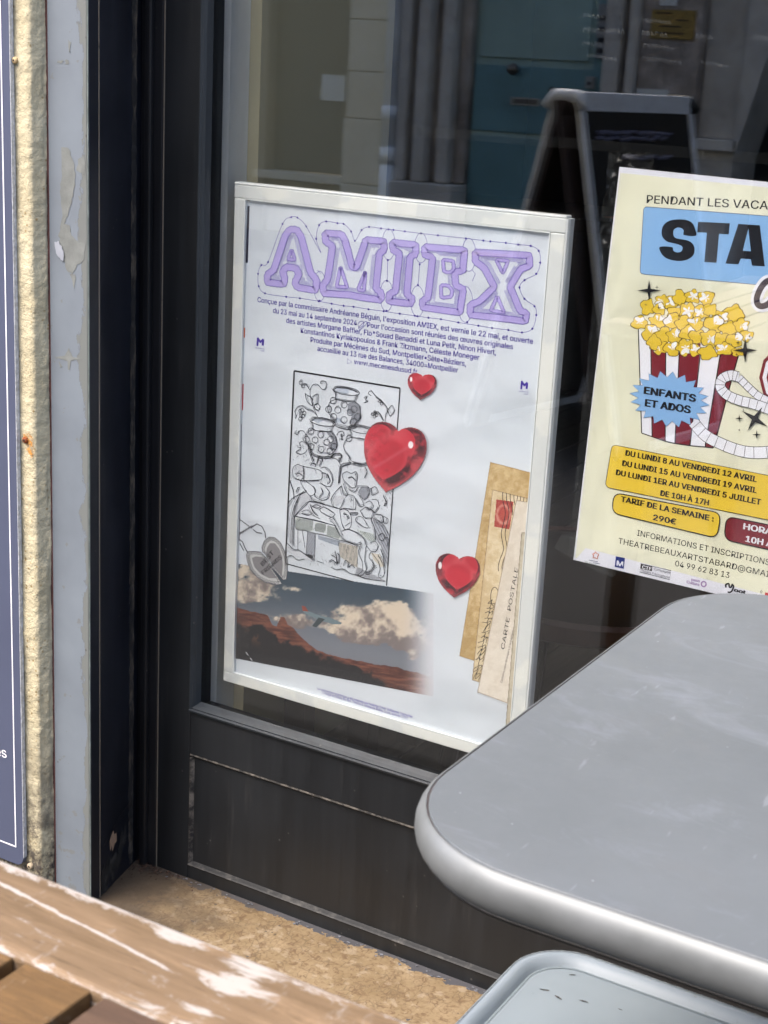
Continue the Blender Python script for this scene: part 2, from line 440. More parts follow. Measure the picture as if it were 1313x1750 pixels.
# interior plank floor: each plank a part
g = G('dark floor plank'); co = g.coord((30, 2, 1)); gr = g.noise(2.5, 5, .6, co)
c = g.mix(g.ramp(gr, .3, .7), lin((58, 54, 50)), lin((82, 77, 70))); g.bump(gr, .2, .001); M['plank'] = g.out(c, .5)
fl = bpy.data.objects.new('interior_floor', None); COL.objects.link(fl); fl['kind'] = 'structure'; fl.location = (0, 2.5, .14)
bm = bmesh.new(); add_box(bm, -.049, .049, .0, 1.24, .1405, .16); bevel(bm, .0012, 1)
pm = bpy.data.meshes.new('plank'); bmesh.ops.recalc_face_normals(bm, faces=bm.faces); bm.to_mesh(pm); bm.free(); pm.materials.append(M['plank'])
for i in range(28):
    for j in range(4):
        o = link('plank', pm, fl); o.location = (-1.94 + i * .1 + .0, .066 + j * 1.245 - (i % 2) * .0, random.uniform(-.0006, .0006))

# ------------------------------------------------------------------ our building
def wallthing():
    return thing('plaster_wall', 'rough cream rendered wall with a peeling pale grey painted border on the left of the window', 'wall', (-1.3, -.13, 0))
wall = wallthing()
from random import gauss
def rough_sweep(name, prof, z0, z1, nz, amp, mat, parent, seed=1, sub=6):
    """open profile swept up with real roughness"""
    rs = np.random.RandomState(seed)
    P = []
    for a, b in zip(prof[:-1], prof[1:]):
        for k in range(sub): P.append((a[0] + (b[0] - a[0]) * k / sub, a[1] + (b[1] - a[1]) * k / sub))
    P.append(prof[-1]); P = np.array(P); n = len(P)
    N = rs.randn(nz + 1, n)
    for _ in range(1):
        N = (N + np.roll(N, 1, 0) + np.roll(N, -1, 0) + np.roll(N, 1, 1) + np.roll(N, -1, 1)) / 2.6
    N2 = rs.randn(nz // 10 + 3, n // 3 + 3); zi = np.linspace(0, nz // 10 + 1, nz + 1); xi = np.linspace(0, n // 3 + 1, n)
    zi0 = zi.astype(int); xi0 = xi.astype(int); fz = (zi - zi0)[:, None]; fx = (xi - xi0)[None]
    big = (N2[zi0][:, xi0] * (1 - fz) * (1 - fx) + N2[zi0 + 1][:, xi0] * fz * (1 - fx) + N2[zi0][:, xi0 + 1] * (1 - fz) * fx + N2[zi0 + 1][:, xi0 + 1] * fz * fx)
    D = (N * .5 + big) * amp
    tang = np.gradient(P, axis=0); nor = np.stack([tang[:, 1], -tang[:, 0]], 1); nor /= np.linalg.norm(nor, axis=1)[:, None] + 1e-9
    D[:, 0] = 0; D[:, -1] *= .5
    vs = []
    for k in range(nz + 1):
        z = z0 + (z1 - z0) * k / nz
        for i in range(n): vs.append((P[i, 0] + nor[i, 0] * D[k, i], P[i, 1] + nor[i, 1] * D[k, i], z))
    fs = [(k * n + i, k * n + i + 1, (k + 1) * n + i + 1, (k + 1) * n + i) for k in range(nz) for i in range(n - 1)]
    me = bpy.data.meshes.new(name); me.from_pydata(vs, [], fs); me.update()
    for p in me.polygons: p.use_smooth = True
    return link(name, me, parent, mat)
# left wall body, then the rendered band with its chamfer, all standing proud of the grey border
box('wall_core', -6.0, -1.286, -.118, .35, 0, 3.5, M['render'], wall)
rough_sweep('render_band', [(-1.46, -.119), (-1.46, -.1445), (-1.40, -.1445), (-1.36, -.1445), (-1.3155, -.1450), (-1.2775, -.1455), (-1.2722, -.1330), (-1.2708, -.1265)], 0.0, 1.7, 560, .0007, M['render'], wall, 3, 5)
box('red_undercoat', -1.286, -1.2677, -.1272, -.1258, 0.0, 2.6, M['redline'], wall)
bm = bmesh.new(); add_box(bm, -1.2675, -1.2095, -.128, -.1266, 0.0, 2.6); bevel(bm, .0012, 2)
frombm('painted_border', bm, M['strip'], wall)
box('border_edge', -1.2092, -1.2080, -.1275, -.1257, 0.0, 2.6, M['strip_edge'], wall)
def pxpoly(pts, Y, dx=0, dy=0, s=1.0):
    a = np.array(pts, float); return list(zip(*on_plane(dx + a[:, 0] / s, dy + a[:, 1] / s, Y)))
def flat_poly(name, loops, Y, mat, parent, thick=None):
    """loops: outer + holes, in (x,z) on the plane y=Y"""
    vs = [Vector((x, z, 0)) for lp in loops for x, z in lp]
    tris = tessellate_polygon([[Vector((x, z, 0)) for x, z in lp] for lp in loops])
    me = bpy.data.meshes.new(name); me.from_pydata([(v.x, Y, v.y) for v in vs], [], [tuple(t) for t in tris]); me.update()
    return link(name, me, parent, mat)
def ragged(pts, amp, n=5, seed=0):
    rs = random.Random(seed); out = []
    for a, b in zip(pts, pts[1:] + pts[:1]):
        for k in range(n):
            t = k / n; out.append((a[0] + (b[0] - a[0]) * t + rs.uniform(-amp, amp), a[1] + (b[1] - a[1]) * t + rs.uniform(-amp, amp)))
    return out
zs = 1313 / 440
patches = [
    [(310, 750), (350, 755), (375, 830), (385, 900), (375, 980), (370, 1010), (350, 1090), (330, 1140), (355, 1150), (365, 1200), (400, 1235), (435, 1240), (425, 1330), (395, 1350), (370, 1400), (345, 1385), (325, 1330), (330, 1290), (305, 1230), (300, 1200), (320, 1100), (305, 980), (318, 900)],
    [(400, 810), (430, 795), (436, 900), (410, 880), (392, 870)], [(405, 990), (415, 1030), (402, 1020)],
    [(357, 1395), (385, 1400), (378, 1470)], [(350, 205), (362, 215), (358, 270), (348, 250)], [(295, 305), (325, 308), (315, 325), (296, 322)], [(335, 300), (352, 305), (350, 330), (336, 326)]]
patches2 = [[(352, 42), (362, 70), (375, 92), (420, 100), (380, 104), (362, 112), (356, 158), (345, 150), (346, 112), (310, 100), (270, 88), (330, 85)], [(300, 108), (318, 140), (306, 145)]]
for i, p in enumerate(patches):
    flat_poly('bare_patch', [pxpoly(ragged(p, 4, 4, i), -.1284, 0, 0, zs)], -.1284, M['bare'], wall)
for i, p in enumerate(patches2):
    flat_poly('bare_patch', [pxpoly(ragged(p, 2, 3, i + 9), -.1284, 0, 580, zs)], -.1284, M['bare'], wall)
flat_poly('paint_flake', [pxpoly(ragged([(278, 1235), (300, 1232), (325, 1280), (322, 1332), (300, 1315), (285, 1290)], 3, 4, 50), -.1296, 0, 0, zs)], -.1296, M['lip'], wall)
# screws set in the render
def screw(px, py, mat, r=.0035):
    x, z = on_plane(px, py, -.147)
    tube('screw_head', [(x, -.144, z), (x, -.1485, z), (x, -.1497, z)], [r, r, r * .6], mat, wall, 10)
    tube('screw_hole', [(x, -.1496, z), (x, -.1499, z)], r * .35, M['jamb_paint'], wall, 6)
screw(26, 103, simple('painted screw', (196, 172, 130), .7), .004)
screw(44, 752, M['rust'], .0042)
screw(52, 1480, simple('pale screw', (176, 160, 134), .7), .0045)
g = G('rust run'); tr = g.n.new('ShaderNodeBsdfTransparent'); ms = g.n.new('ShaderNodeMixShader')
g.b.inputs['Base Color'].default_value = (*lin((196, 138, 62)), 1); g.b.inputs['Roughness'].default_value = .9
g.l.new(g.ramp(g.noise(160, 5, .7), .42, .58), ms.inputs[0]); g.l.new(tr.outputs[0], ms.inputs[1]); g.l.new(g.b.outputs[0], ms.inputs[2]); g.l.new(ms.outputs[0], g.n['Material Output'].inputs[0]); M['rustrun'] = g.m
flat_poly('rust_stain', [pxpoly(ragged([(38, 742), (52, 740), (56, 752), (60, 768), (54, 786), (48, 772), (42, 762)], 1, 3, 3), -.1472)], -.1472, M['rustrun'], wall)

# dark reveal between wall and window
rev = thing('window_reveal', 'deep blue black painted reveal with flaking paint at its foot, left of the window', 'reveal', (-1.22, -.06, 0))
extrude_profile_z('reveal_board', [(-1.2078, -.1255), (-1.2090, -.1075), (-1.2330, -.004), (-1.2330, .03), (-1.285, .03), (-1.285, -.1255)], 0.045, 2.45, M['reveal_paint'], rev)
extrude_profile_z('pale_arris', [(-1.2091, -.1085), (-1.2082, -.1085), (-1.2082, -.1072), (-1.2091, -.1072)], 0.05, 2.4, M['arris'], rev)
# ragged caulk line in the inner corner
rs = random.Random(4); bm = bmesh.new(); prev = None
for k in range(140):
    z = .055 + k * .0085; w = rs.uniform(.0004, .0022); x = -1.2278 + rs.uniform(-.0008, .0008)
    ring = [bm.verts.new((x - .003, -.02, z)), bm.verts.new((x + w * .25, -.0265 - w, z + rs.uniform(-.002, .002))), bm.verts.new((x + w * .4, -.018, z))]
    if prev:
        for a in range(2): bm.faces.new((prev[a], prev[a + 1], ring[a + 1], ring[a]))
    prev = ring
g = G('cracked brown caulk'); c = g.mix(g.ramp(g.noise(90, 5, .7, g.coord((1, 1, .3))), .50, .66), (.008, .008, .009), lin((84, 76, 66))); g.bump(g.noise(200, 4), .6, .001); M['caulk'] = g.out(c, .85)
frombm('caulk_line', bm, M['caulk'], rev)
box('inner_jamb', -1.2328, -1.2005, -.0035, .04, .045, 2.45, M['jamb_paint'], rev, .001)
box('jamb_stop', -1.2215, -1.2120, -.012, -.0036, .05, 2.45, M['jamb_paint'], rev, .002)
# broken paint at the foot of the reveal
flat = [(178, 1402), (196, 1392), (214, 1383), (236, 1379)]
rs = random.Random(11)
def revy(t):   # point on the sloping reveal face, t 0 outer .. 1 inner
    return -1.2090 + (-1.2330 + 1.2090) * t + .0006, -.1075 + (.1035) * t - .0002
bm = bmesh.new()
ridge = [(0.02, .118), (.18, .128), (.30, .133), (.46, .142), (.62, .148), (.80, .149)]
for (t0, z0), (t1, z1) in zip(ridge[:-1], ridge[1:]):
    for k in range(6):
        ta = t0 + (t1 - t0) * k / 6; tb = t0 + (t1 - t0) * (k + 1) / 6; za = z0 + (z1 - z0) * k / 6 + rs.uniform(-.0015, .0015)
        xa, ya = revy(ta); xb, yb = revy(tb)
        vs = [bm.verts.new((xa, ya, za - .0015)), bm.verts.new((xb, yb, za - .001)), bm.verts.new((xb + .0022, yb - .001, za + .002)), bm.verts.new((xa + .0028, ya - .001, za + .0026))]
        bm.faces.new(vs)
frombm('lifted_paint_edge', bm, M['dusty_edge'], rev)
def reveal_blob(name, pts, mat, off=.0004):
    vs = [Vector((t, z, 0)) for t, z in pts]; tr_ = tessellate_polygon([vs])
    me = bpy.data.meshes.new(name); me.from_pydata([(revy(v.x)[0] + off, revy(v.x)[1], v.y) for v in vs], [], [tuple(t) for t in tr_]); me.update()
    return link(name, me, rev, mat)
reveal_blob('bare_plaster_chip', ragged([(.24, .117), (.34, .126), (.42, .122), (.44, .113), (.33, .104), (.27, .108)], .006, 2, 5), simple('bare plaster', (150, 126, 106), .9))
reveal_blob('grey_flaking', ragged([(.01, .062), (.02, .083), (.16, .095), (.30, .086), (.42, .094), (.60, .112), (.72, .118), (.66, .09), (.5, .07), (.3, .062), (.12, .05)], .012, 4, 8), M['dusty_low'], .0002)

# ================================================================== SHOP WINDOW
win = thing('shop_window', 'black painted wooden shopfront window with a panelled base below the glass', 'window', (-.15, 0, .05))
GX0, GX1, GZ0, GZ1 = -1.140, .86, .307, 2.2
box('stile', -1.1998, GX0 - .006, 0.0, .045, .045, 2.45, M['frame_paint'], win, .0012)
box('stile', GX1 + .006, 1.0, 0.0, .045, .045, 2.45, M['frame_paint'], win, .0012)
box('top_rail', GX0 - .0058, GX1 + .0058, 0.0006, .044, GZ1 + .006, 2.45, M['frame_paint'], win, .001)
box('middle_rail', GX0 - .0058, GX1 + .0058, 0.0006, .044, .2362, GZ0 - .009, M['frame_paint'], win, .0008)
box('bottom_rail', GX0 - .0058, GX1 + .0058, 0.0006, .044, .045, .0695, M['frame_paint'], win, .0008)
box('base_panel', GX0 - .0058, GX1 + .0058, 0.0055, .04, .0697, .2360, M['frame_paint'], win)
# moulding round the base panel
def moulding(name, pa, pb, width, mat, Y=.0):
    pass
extrude_profile_x('panel_moulding', [(.0054, .2360), (.0010, .2360), (.0006, .2340), (.0026, .2318), (.0054, .2308)], GX0 - .0056, GX1, M['dusty_edge'], win)
extrude_profile_x('panel_moulding', [(.0054, .0698), (-.0010, .0700), (-.0016, .0712), (.0004, .0728), (.0034, .0740), (.0054, .0750)], GX0 - .0056, GX1, M['dusty_low'], win)
extrude_profile_z('panel_moulding', [(GX0 - .0056, .0054), (GX0 - .0056, .0003), (GX0 - .0044, -.0006), (GX0 - .0028, .0020), (GX0 - .0012, .0054)], .0752, .2306, M['dusty_edge'], win)
box('pale_arris', -1.2003, -1.1993, -.0008, .001, .05, 2.4, M['arris'], win)
# glazing beads
extrude_profile_x('glazing_bead', [(.0005, GZ0 - .0088), (-.0036, GZ0 - .0086), (-.0044, GZ0 - .0058), (-.0016, GZ0 - .0044), (-.0018, GZ0 - .0030), (.0030, GZ0 - .0004), (.0112, GZ0 + .0028), (.0116, GZ0 - .0088)], GX0 - .0056, GX1, M['bead'], win)
extrude_profile_z('glazing_bead', [(GX0 - .0060, .0004), (GX0 - .0058, -.0030), (GX0 - .0040, -.0034), (GX0 - .0026, -.0012), (GX0 - .0018, -.0012), (GX0 + .0004, .0025), (GX0 + .0030, .0112), (GX0 - .0060, .0116)], GZ0 - .003, GZ1, M['bead'], win)
box('glazing_bead', GX1 - .003, GX1 + .006, -.002, .0116, GZ0, GZ1, M['bead'], win)
box('glazing_bead', GX0, GX1, -.002, .0116, GZ1 - .003, GZ1 + .006, M['bead'], win)
box('glass_pane', GX0 - .004, GX1 + .004, .012, .016, GZ0 - .006, GZ1 + .004, M['glass'], win)
box('glass_pane', GX0 - .004, GX1 + .004, .026, .030, GZ0 - .006, GZ1 + .004, M['glass'], win)
M['inner_grey'] = simple('grey inner jamb', (232, 232, 226), .6, var=.06)
# thin translucent beige band on the inside of the glass
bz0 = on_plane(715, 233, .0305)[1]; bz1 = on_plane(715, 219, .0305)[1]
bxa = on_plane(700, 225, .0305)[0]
o = box('translucent_band', bxa, GX1, .0302, .0305, bz0, bz1 + .002, M['glass_band'], win)

# ------------------------------------------------------------------ rest of our facade
fac = thing('shop_building', 'pale stone building that holds the shopfront', 'building', (0, .3, 0))
box('upper_wall', -6.0, 8.0, -.118, .40, 2.62, 4.6, M['render'], fac) if False else None
box('lintel', -1.285, 1.05, -.112, .30, 2.452, 2.60, M['reveal_paint'], fac)
box('upper_wall', -1.2855, 8.0, -.118, .349, 2.602, 3.5, M['render'], fac)
box('side_pier', 1.002, 1.12, -.118, .349, 0.0, 2.6015, M['render'], fac); box('side_pier', 2.1, 8.0, -.118, .349, 0.0, 2.6015, M['render'], fac); box('added_door_lintel', 1.1205, 2.0995, -.118, .349, 2.25, 2.6015, M['render'], fac)  # doorway gap out of view, added to let daylight into the shop
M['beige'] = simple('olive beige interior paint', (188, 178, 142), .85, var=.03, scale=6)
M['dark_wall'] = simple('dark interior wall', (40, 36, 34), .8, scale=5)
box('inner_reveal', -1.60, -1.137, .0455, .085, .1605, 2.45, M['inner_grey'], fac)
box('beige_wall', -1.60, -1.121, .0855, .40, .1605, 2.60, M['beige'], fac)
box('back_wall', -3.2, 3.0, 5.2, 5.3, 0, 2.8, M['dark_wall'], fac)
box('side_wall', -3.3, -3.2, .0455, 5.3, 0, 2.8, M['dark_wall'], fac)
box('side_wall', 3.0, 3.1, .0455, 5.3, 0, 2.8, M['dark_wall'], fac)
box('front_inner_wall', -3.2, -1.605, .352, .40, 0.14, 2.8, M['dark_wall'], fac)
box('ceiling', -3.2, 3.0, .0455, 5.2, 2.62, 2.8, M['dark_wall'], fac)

# ================================================================== PRINT TOOLS
class Sheet:
    """a printed sheet on the plane y=Y; layers step towards the viewer"""
    def __init__(s, Y, root): s.Y = Y; s.root = root; s.k = 0
    def y(s, layer): return s.Y - .00012 * layer
    def pts(s, P, layer=1): P = np.array(P, float); return list(zip(*on_plane(P[:, 0], P[:, 1], s.Y)))
    def poly(s, name, loops, mat, layer=1, parent=None):
        return flat_poly(name, [s.pts(l) for l in loops], s.y(layer), mat, parent or s.root)
    def ribbons(s, name, lines, w, mat, layer=1, parent=None, smooth=False, closed=False):
        """lines in photo coordinates -> flat ribbons of width w metres (one object)"""
        V = []; Fc = []
        for li in lines:
            ww = w
            if isinstance(li, tuple) and len(li) == 2 and isinstance(li[0], list): li, ww = li
            P = np.array(li, float)
            if smooth and len(P) > 2: P = catmull(P, closed)
            elif closed: P = np.vstack([P, P[:1]])
            xs_, zs_ = on_plane(P[:, 0], P[:, 1], s.Y); Q = np.stack([xs_, zs_], 1)
            T = np.gradient(Q, axis=0); T /= np.linalg.norm(T, axis=1)[:, None] + 1e-12
            if closed: T[0] = T[-1] = (T[0] + T[-1]); 
            T /= np.linalg.norm(T, axis=1)[:, None] + 1e-12
            Nn = np.stack([-T[:, 1], T[:, 0]], 1) * ww / 2
            b = len(V)
            for q, n in zip(Q, Nn): V.append((q[0] + n[0], s.y(layer), q[1] + n[1])); V.append((q[0] - n[0], s.y(layer), q[1] - n[1]))
            Fc += [(b + 2 * i, b + 2 * i + 1, b + 2 * i + 3, b + 2 * i + 2) for i in range(len(Q) - 1)]
        me = bpy.data.meshes.new(name); me.from_pydata(V, [], Fc); me.update()
        return link(name, me, parent or s.root, mat)
    def text(s, name, items, mat, layer=2, parent=None, bold=0.0):
        """items: (string, start px, end px, cap height px [, shear]); one mesh of lettering"""
        bm = bmesh.new()
        for it in items:
            st, p0, p1, cap = it[:4]; shear = it[4] if len(it) > 4 else 0; bo = it[5] if len(it) > 5 else bold
            me, w, H = glyphs(st, bo, shear)
            (x0, x1, xc), (z0, z1, zc) = on_plane([p0[0], p1[0], p0[0]], [p0[1], p1[1], p0[1] - cap], s.Y)
            L = math.hypot(x1 - x0, z1 - z0); ux, uz = (x1 - x0) / L, (z1 - z0) / L
            ch = math.hypot(xc - x0, zc - z0); sx, sy = L / w, ch / H
            mat4 = Matrix(((ux * sx, -uz * sy, 0, x0), (0, 0, 0, s.y(layer)), (uz * sx, ux * sy, 0, z0), (0, 0, 0, 1)))
            nb = 1 if bo <= .001 else (3 if bo < .03 else 5)
            for q in range(nb):
                f = (q - (nb - 1) / 2) / max(1, (nb - 1) / 2); sh = bo * f
                me2 = me.copy(); me2.transform(mat4 @ Matrix.Translation((sh, bo * .35 * (1 if q % 2 else -1) if nb > 1 else 0, 0))); me2.transform(Matrix.Translation((0, -.00002 * q, 0))); bm.from_mesh(me2); bpy.data.meshes.remove(me2)
        m = bpy.data.meshes.new(name); bm.to_mesh(m); bm.free()
        m.materials.clear(); return link(name, m, parent or s.root, mat)
    def picture(s, name, x0, y0, x1, y1, step, fn, layer=1, parent=None, mat=None):
        nx = int((x1 - x0) / step) + 1; ny = int((y1 - y0) / step) + 1
        X, Yy = np.meshgrid(np.linspace(x0, x1, nx), np.linspace(y0, y1, ny))
        rgb, mask = fn(X, Yy)
        wx, wz = on_plane(X, Yy, s.Y)
        idx = np.arange(nx * ny).reshape(ny, nx)
        keep = (mask[:-1, :-1].astype(int) + mask[1:, :-1] + mask[:-1, 1:] + mask[1:, 1:]) >= 3
        q = np.stack([idx[1:, :-1][keep], idx[1:, 1:][keep], idx[:-1, 1:][keep], idx[:-1, :-1][keep]], 1)
        used = np.unique(q); remap = -np.ones(nx * ny, int); remap[used] = np.arange(len(used))
        V = np.stack([wx.ravel()[used], np.full(len(used), s.y(layer)), wz.ravel()[used]], 1)
        me = bpy.data.meshes.new(name); me.from_pydata(V.tolist(), [], remap[q].tolist()); me.update()
        a = me.color_attributes.new('print', 'FLOAT_COLOR', 'POINT')
        c = lin(np.clip(rgb.reshape(-1, 3)[used], 0, 255)); a.data.foreach_set('color', np.hstack([c, np.ones((len(c), 1))]).astype(np.float32).ravel())
        return link(name, me, parent or s.root, mat or M['print'])

def catmull(P, closed=False, n=6):
    if closed: P = np.vstack([P[-1:], P, P[:2]])
    else: P = np.vstack([2 * P[0] - P[1], P, 2 * P[-1] - P[-2]])
    out = []
    for i in range(1, len(P) - 2):
        p0, p1, p2, p3 = P[i - 1:i + 3]
        for k in range(n):
            t = k / n; out.append(.5 * (2 * p1 + (p2 - p0) * t + (2 * p0 - 5 * p1 + 4 * p2 - p3) * t * t + (3 * p1 - p0 - 3 * p2 + p3) * t ** 3))
    out.append(P[-2]); return np.array(out)

GL = {}
def grotesque():
    try:
        import os
        p = os.path.join(bpy.utils.resource_path('LOCAL'), 'datafiles', 'fonts', 'Inter.woff2')
        return bpy.data.fonts.load(p) if os.path.exists(p) else None
    except Exception:
        return None
FONT = grotesque()
def glyphs(st, bold, shear):
    key = (st, bold, shear)
    if key in GL: return GL[key]
    def mk(body):
        c = bpy.data.curves.new('t', 'FONT'); c.body = body; c.size = 1; c.shear = shear; c.resolution_u = 4
        if FONT: c.font = FONT
        o = bpy.data.objects.new('t', c); COL.objects.link(o); bpy.context.view_layer.update()
        me = bpy.data.meshes.new_from_object(o.evaluated_get(bpy.context.evaluated_depsgraph_get()))
        bpy.data.objects.remove(o); bpy.data.curves.remove(c); return me
    me = mk(st); h = mk('H')
    co = np.array([v.co for v in me.vertices]); hc = np.array([v.co for v in h.vertices])
    me.transform(Matrix.Translation((-co[:, 0].min(), -hc[:, 1].min(), 0)))
    GL[key] = (me, co[:, 0].max() - co[:, 0].min(), hc[:, 1].max() - hc[:, 1].min()); return GL[key]

def noise2(X, Y, scale, seed=0, octaves=5, rough=.55):
    rs = np.random.RandomState(seed); tot = 0; amp = 1; s = 0
    for o in range(octaves):
        T = rs.rand(64, 64); u = X / scale * 2 ** o + seed * 3.7; v = Y / scale * 2 ** o + seed * 1.3
        i = np.floor(u).astype(int); j = np.floor(v).astype(int); fu = u - i; fv = v - j; fu = fu * fu * (3 - 2 * fu); fv = fv * fv * (3 - 2 * fv)
        g_ = lambda a, b: T[b % 64, a % 64]
        n = (g_(i, j) * (1 - fu) + g_(i + 1, j) * fu) * (1 - fv) + (g_(i, j + 1) * (1 - fu) + g_(i + 1, j + 1) * fu) * fv
        tot = tot + n * amp; s += amp; amp *= rough
    return tot / s
def sm(x, a, b): t = np.clip((x - a) / (b - a), 0, 1); return t * t * (3 - 2 * t)
def mixc(a, b, f): return a * (1 - f[..., None]) + b * f[..., None]
def c3(*v): return np.array(v, float)

# ================================================================== AMIEX POSTER
p1 = thing('framed_poster', 'AMIEX exhibition poster with red hearts in a white frame stuck inside the glass', 'poster', (-.9, .034, .36))
Y1 = .0345
def corner(px, py, Y=.0325): return tuple(float(v) for v in on_plane(px, py, Y))
fx0, fz1 = corner(402.5, 314.5); fx1, _ = corner(969, 374); _, fz0 = corner(385, 1163)
fx1 = corner(936, 780)[0] + .0  # outer right edge, averaged over its height
ix0 = corner(421, 345)[0]; iz1 = corner(600, 361)[1]; ix1 = corner(908, 800)[0]; iz0 = corner(600, 1207)[1]
box('poster_sheet', ix0 - .006, ix1 + .006, Y1, Y1 + .0006, iz0 - .006, iz1 + .006, M['paper'], p1)
sheet1 = [o for o in p1.children if o.name.startswith('poster_sheet')][0]
def bar(x0, x1, z0, z1): return box('frame_bar', x0, x1, .0306, .0420, z0, z1, M['frame_plastic'], p1, .0012)
bar(fx0, fx1, iz1 + .0012, fz1); bar(fx0, fx1, fz0, iz0 - .0012)
bar(fx0 + .0004, ix0 - .0012, iz0 - .001, iz1 + .001); bar(ix1 + .0012, fx1 - .0004, iz0 - .001, iz1 + .001)
for a in ((ix0 - .0011, ix1 + .0011, iz1, iz1 + .0011), (ix0 - .0011, ix1 + .0011, iz0 - .0011, iz0)):
    box('inner_lip', a[0], a[1], .0303, .0343, a[2], a[3], M['frame_white'], p1)
for a in ((ix0 - .0011, ix0), (ix1, ix1 + .0011)):
    box('inner_lip', a[0], a[1], .0303, .0343, iz0, iz1, M['frame_white'], p1)
box('outer_rim', fx0 + .0, fx1, .0304, .044, fz1, fz1 + .0030, M['frame_white'], p1, .001)
extrude_profile_z('outer_rim', [(fx1, .0304), (fx1 + .0018, .031), (fx1 + .0036, .034), (fx1 + .0042, .0425), (fx1, .0425)], fz0, fz1, M['frame_white'], p1)
S1 = Sheet(Y1, sheet1); S1.root = sheet1
# printer's marks down the left margin
S1.poly('print_mark', [[(423.5, 352), (427, 352), (424, 449), (420, 449)]], M['navy'], 1)
S1.poly('print_mark', [[(419, 340), (428, 341), (428, 343.5), (419, 342.5)]], M['navy'], 1)
S1.poly('print_mark', [[(415.4, 560), (419.5, 560), (419, 577), (414.8, 577)]], M['orange'], 1)
S1.poly('print_mark', [[(413.4, 656), (417, 656), (415.6, 701), (412.6, 701)]], M['inkred'], 1)
S1.poly('print_mark', [[(411.8, 724), (413.6, 724), (410, 925), (409, 925)]], M['navy'], 1)
# title
def z6(P): return [(400 + x / 2.345, 340 + y / 2.345) for x, y in P]
A = [(224, 122), (252, 122), (270, 150), (308, 295), (333, 325), (328, 366), (255, 354), (245, 335), (262, 300), (248, 277), (212, 272), (196, 290), (205, 318), (200, 342), (135, 334), (135, 302), (160, 285), (205, 150)]
A2 = [(232, 203), (217, 241), (246, 244)]
Mm = [(366, 137), (432, 141), (446, 165), (466, 238), (474, 268), (483, 278), (493, 268), (504, 238), (530, 163), (602, 170), (603, 205), (584, 218), (570, 358), (592, 377), (590, 405), (500, 392), (470, 385), (362, 378), (355, 348), (376, 322), (396, 190), (368, 170)]
M2 = [(428, 272), (412, 350), (455, 354)]; M3 = [(528, 290), (498, 362), (522, 368)]
I_ = [(636, 174), (730, 184), (728, 222), (707, 232), (694, 382), (716, 398), (710, 420), (622, 410), (624, 380), (648, 370), (664, 218), (638, 204)]
E_ = [(766, 192), (925, 205), (918, 288), (896, 290), (886, 300), (889, 345), (920, 362), (906, 455), (757, 434), (756, 408), (778, 395), (797, 236), (764, 222)]
E2 = [(838, 243), (880, 248), (882, 284), (862, 296), (842, 290)]; E3 = [(830, 346), (858, 346), (876, 364), (872, 392), (832, 396)]
X_ = [(968, 213), (1184, 226), (1186, 268), (1150, 280), (1108, 352), (1148, 448), (1174, 458), (1168, 490), (1040, 474), (948, 464), (948, 424), (985, 410), (1044, 352), (1004, 276), (968, 250)]
X2 = [(1052, 244), (1100, 248), (1078, 298)]; X3 = [(1056, 390), (1030, 446), (1084, 456)]
def resample(P, step, closed=True):
    P = np.array(P, float); Q = np.vstack([P, P[:1]]) if closed else P
    d = np.r_[0, np.cumsum(np.linalg.norm(np.diff(Q, axis=0), axis=1))]; n = max(8, int(d[-1] / step)); t = np.linspace(0, d[-1], n, endpoint=not closed)
    return np.stack([np.interp(t, d, Q[:, 0]), np.interp(t, d, Q[:, 1])], 1)
def wavy_band(loop, w, amp, wl=13):
    """closed band of width w round a centre line, scalloped edges; returns outer and inner loops"""
    P = resample(loop, 3.2)
    for _ in range(4): P = (np.roll(P, 1, 0) + P * 2 + np.roll(P, -1, 0)) / 4
    T = np.roll(P, -1, 0) - np.roll(P, 1, 0); T /= np.linalg.norm(T, axis=1)[:, None] + 1e-9; N = np.stack([T[:, 1], -T[:, 0]], 1)
    L = len(P) * 3.2; k = max(3, round(L / wl)); ph = np.arange(len(P)) / len(P) * 2 * np.pi * k
    wv = (np.abs(np.sin(ph / 2)) * 2 - 1) * amp
    return P + N * (w / 2 + wv)[:, None], P - N * (w / 2 + wv)[:, None]
band_loops = []; outl = []
def band_mesh(name, loops, w, amp, mat, layer):
    V = []; Fc = []
    for lp in loops:
        a, b = wavy_band(lp, w, amp); n = len(a); base = len(V)
        for P in (a, b):
            q = np.array(z6(P)); xx, zz = on_plane(q[:, 0], q[:, 1], Y1); V += [(x, S1.y(layer), z) for x, z in zip(xx, zz)]
        Fc += [(base + i, base + (i + 1) % n, base + n + (i + 1) % n, base + n + i) for i in range(n)]
        outl.append(z6(a)); outl.append(z6(b))
    me = bpy.data.meshes.new(name); me.from_pydata(V, [], Fc); me.update(); return link(name, me, sheet1, mat)
big = [A, Mm, I_, E_, X_]; small = [A2, M2, M3, E2, E3, X2, X3]
def lab(o, t): o['label'] = t; return o
for i_, b_ in enumerate(big): lab(band_mesh('title_letter', [b_], 25, 1.9, M['lav'], 2 + .1 * i_), 'large lavender scalloped letter ' + 'AMIEX'[i_])
for i_, b_ in enumerate(small): band_mesh('letter_counter', [b_], 12, 1.4, M['lav'], 3 + .1 * i_)
S1.ribbons('title_outline', [list(map(tuple, o)) for o in outl], .0006, M['lav_dark'], 4, closed=True)
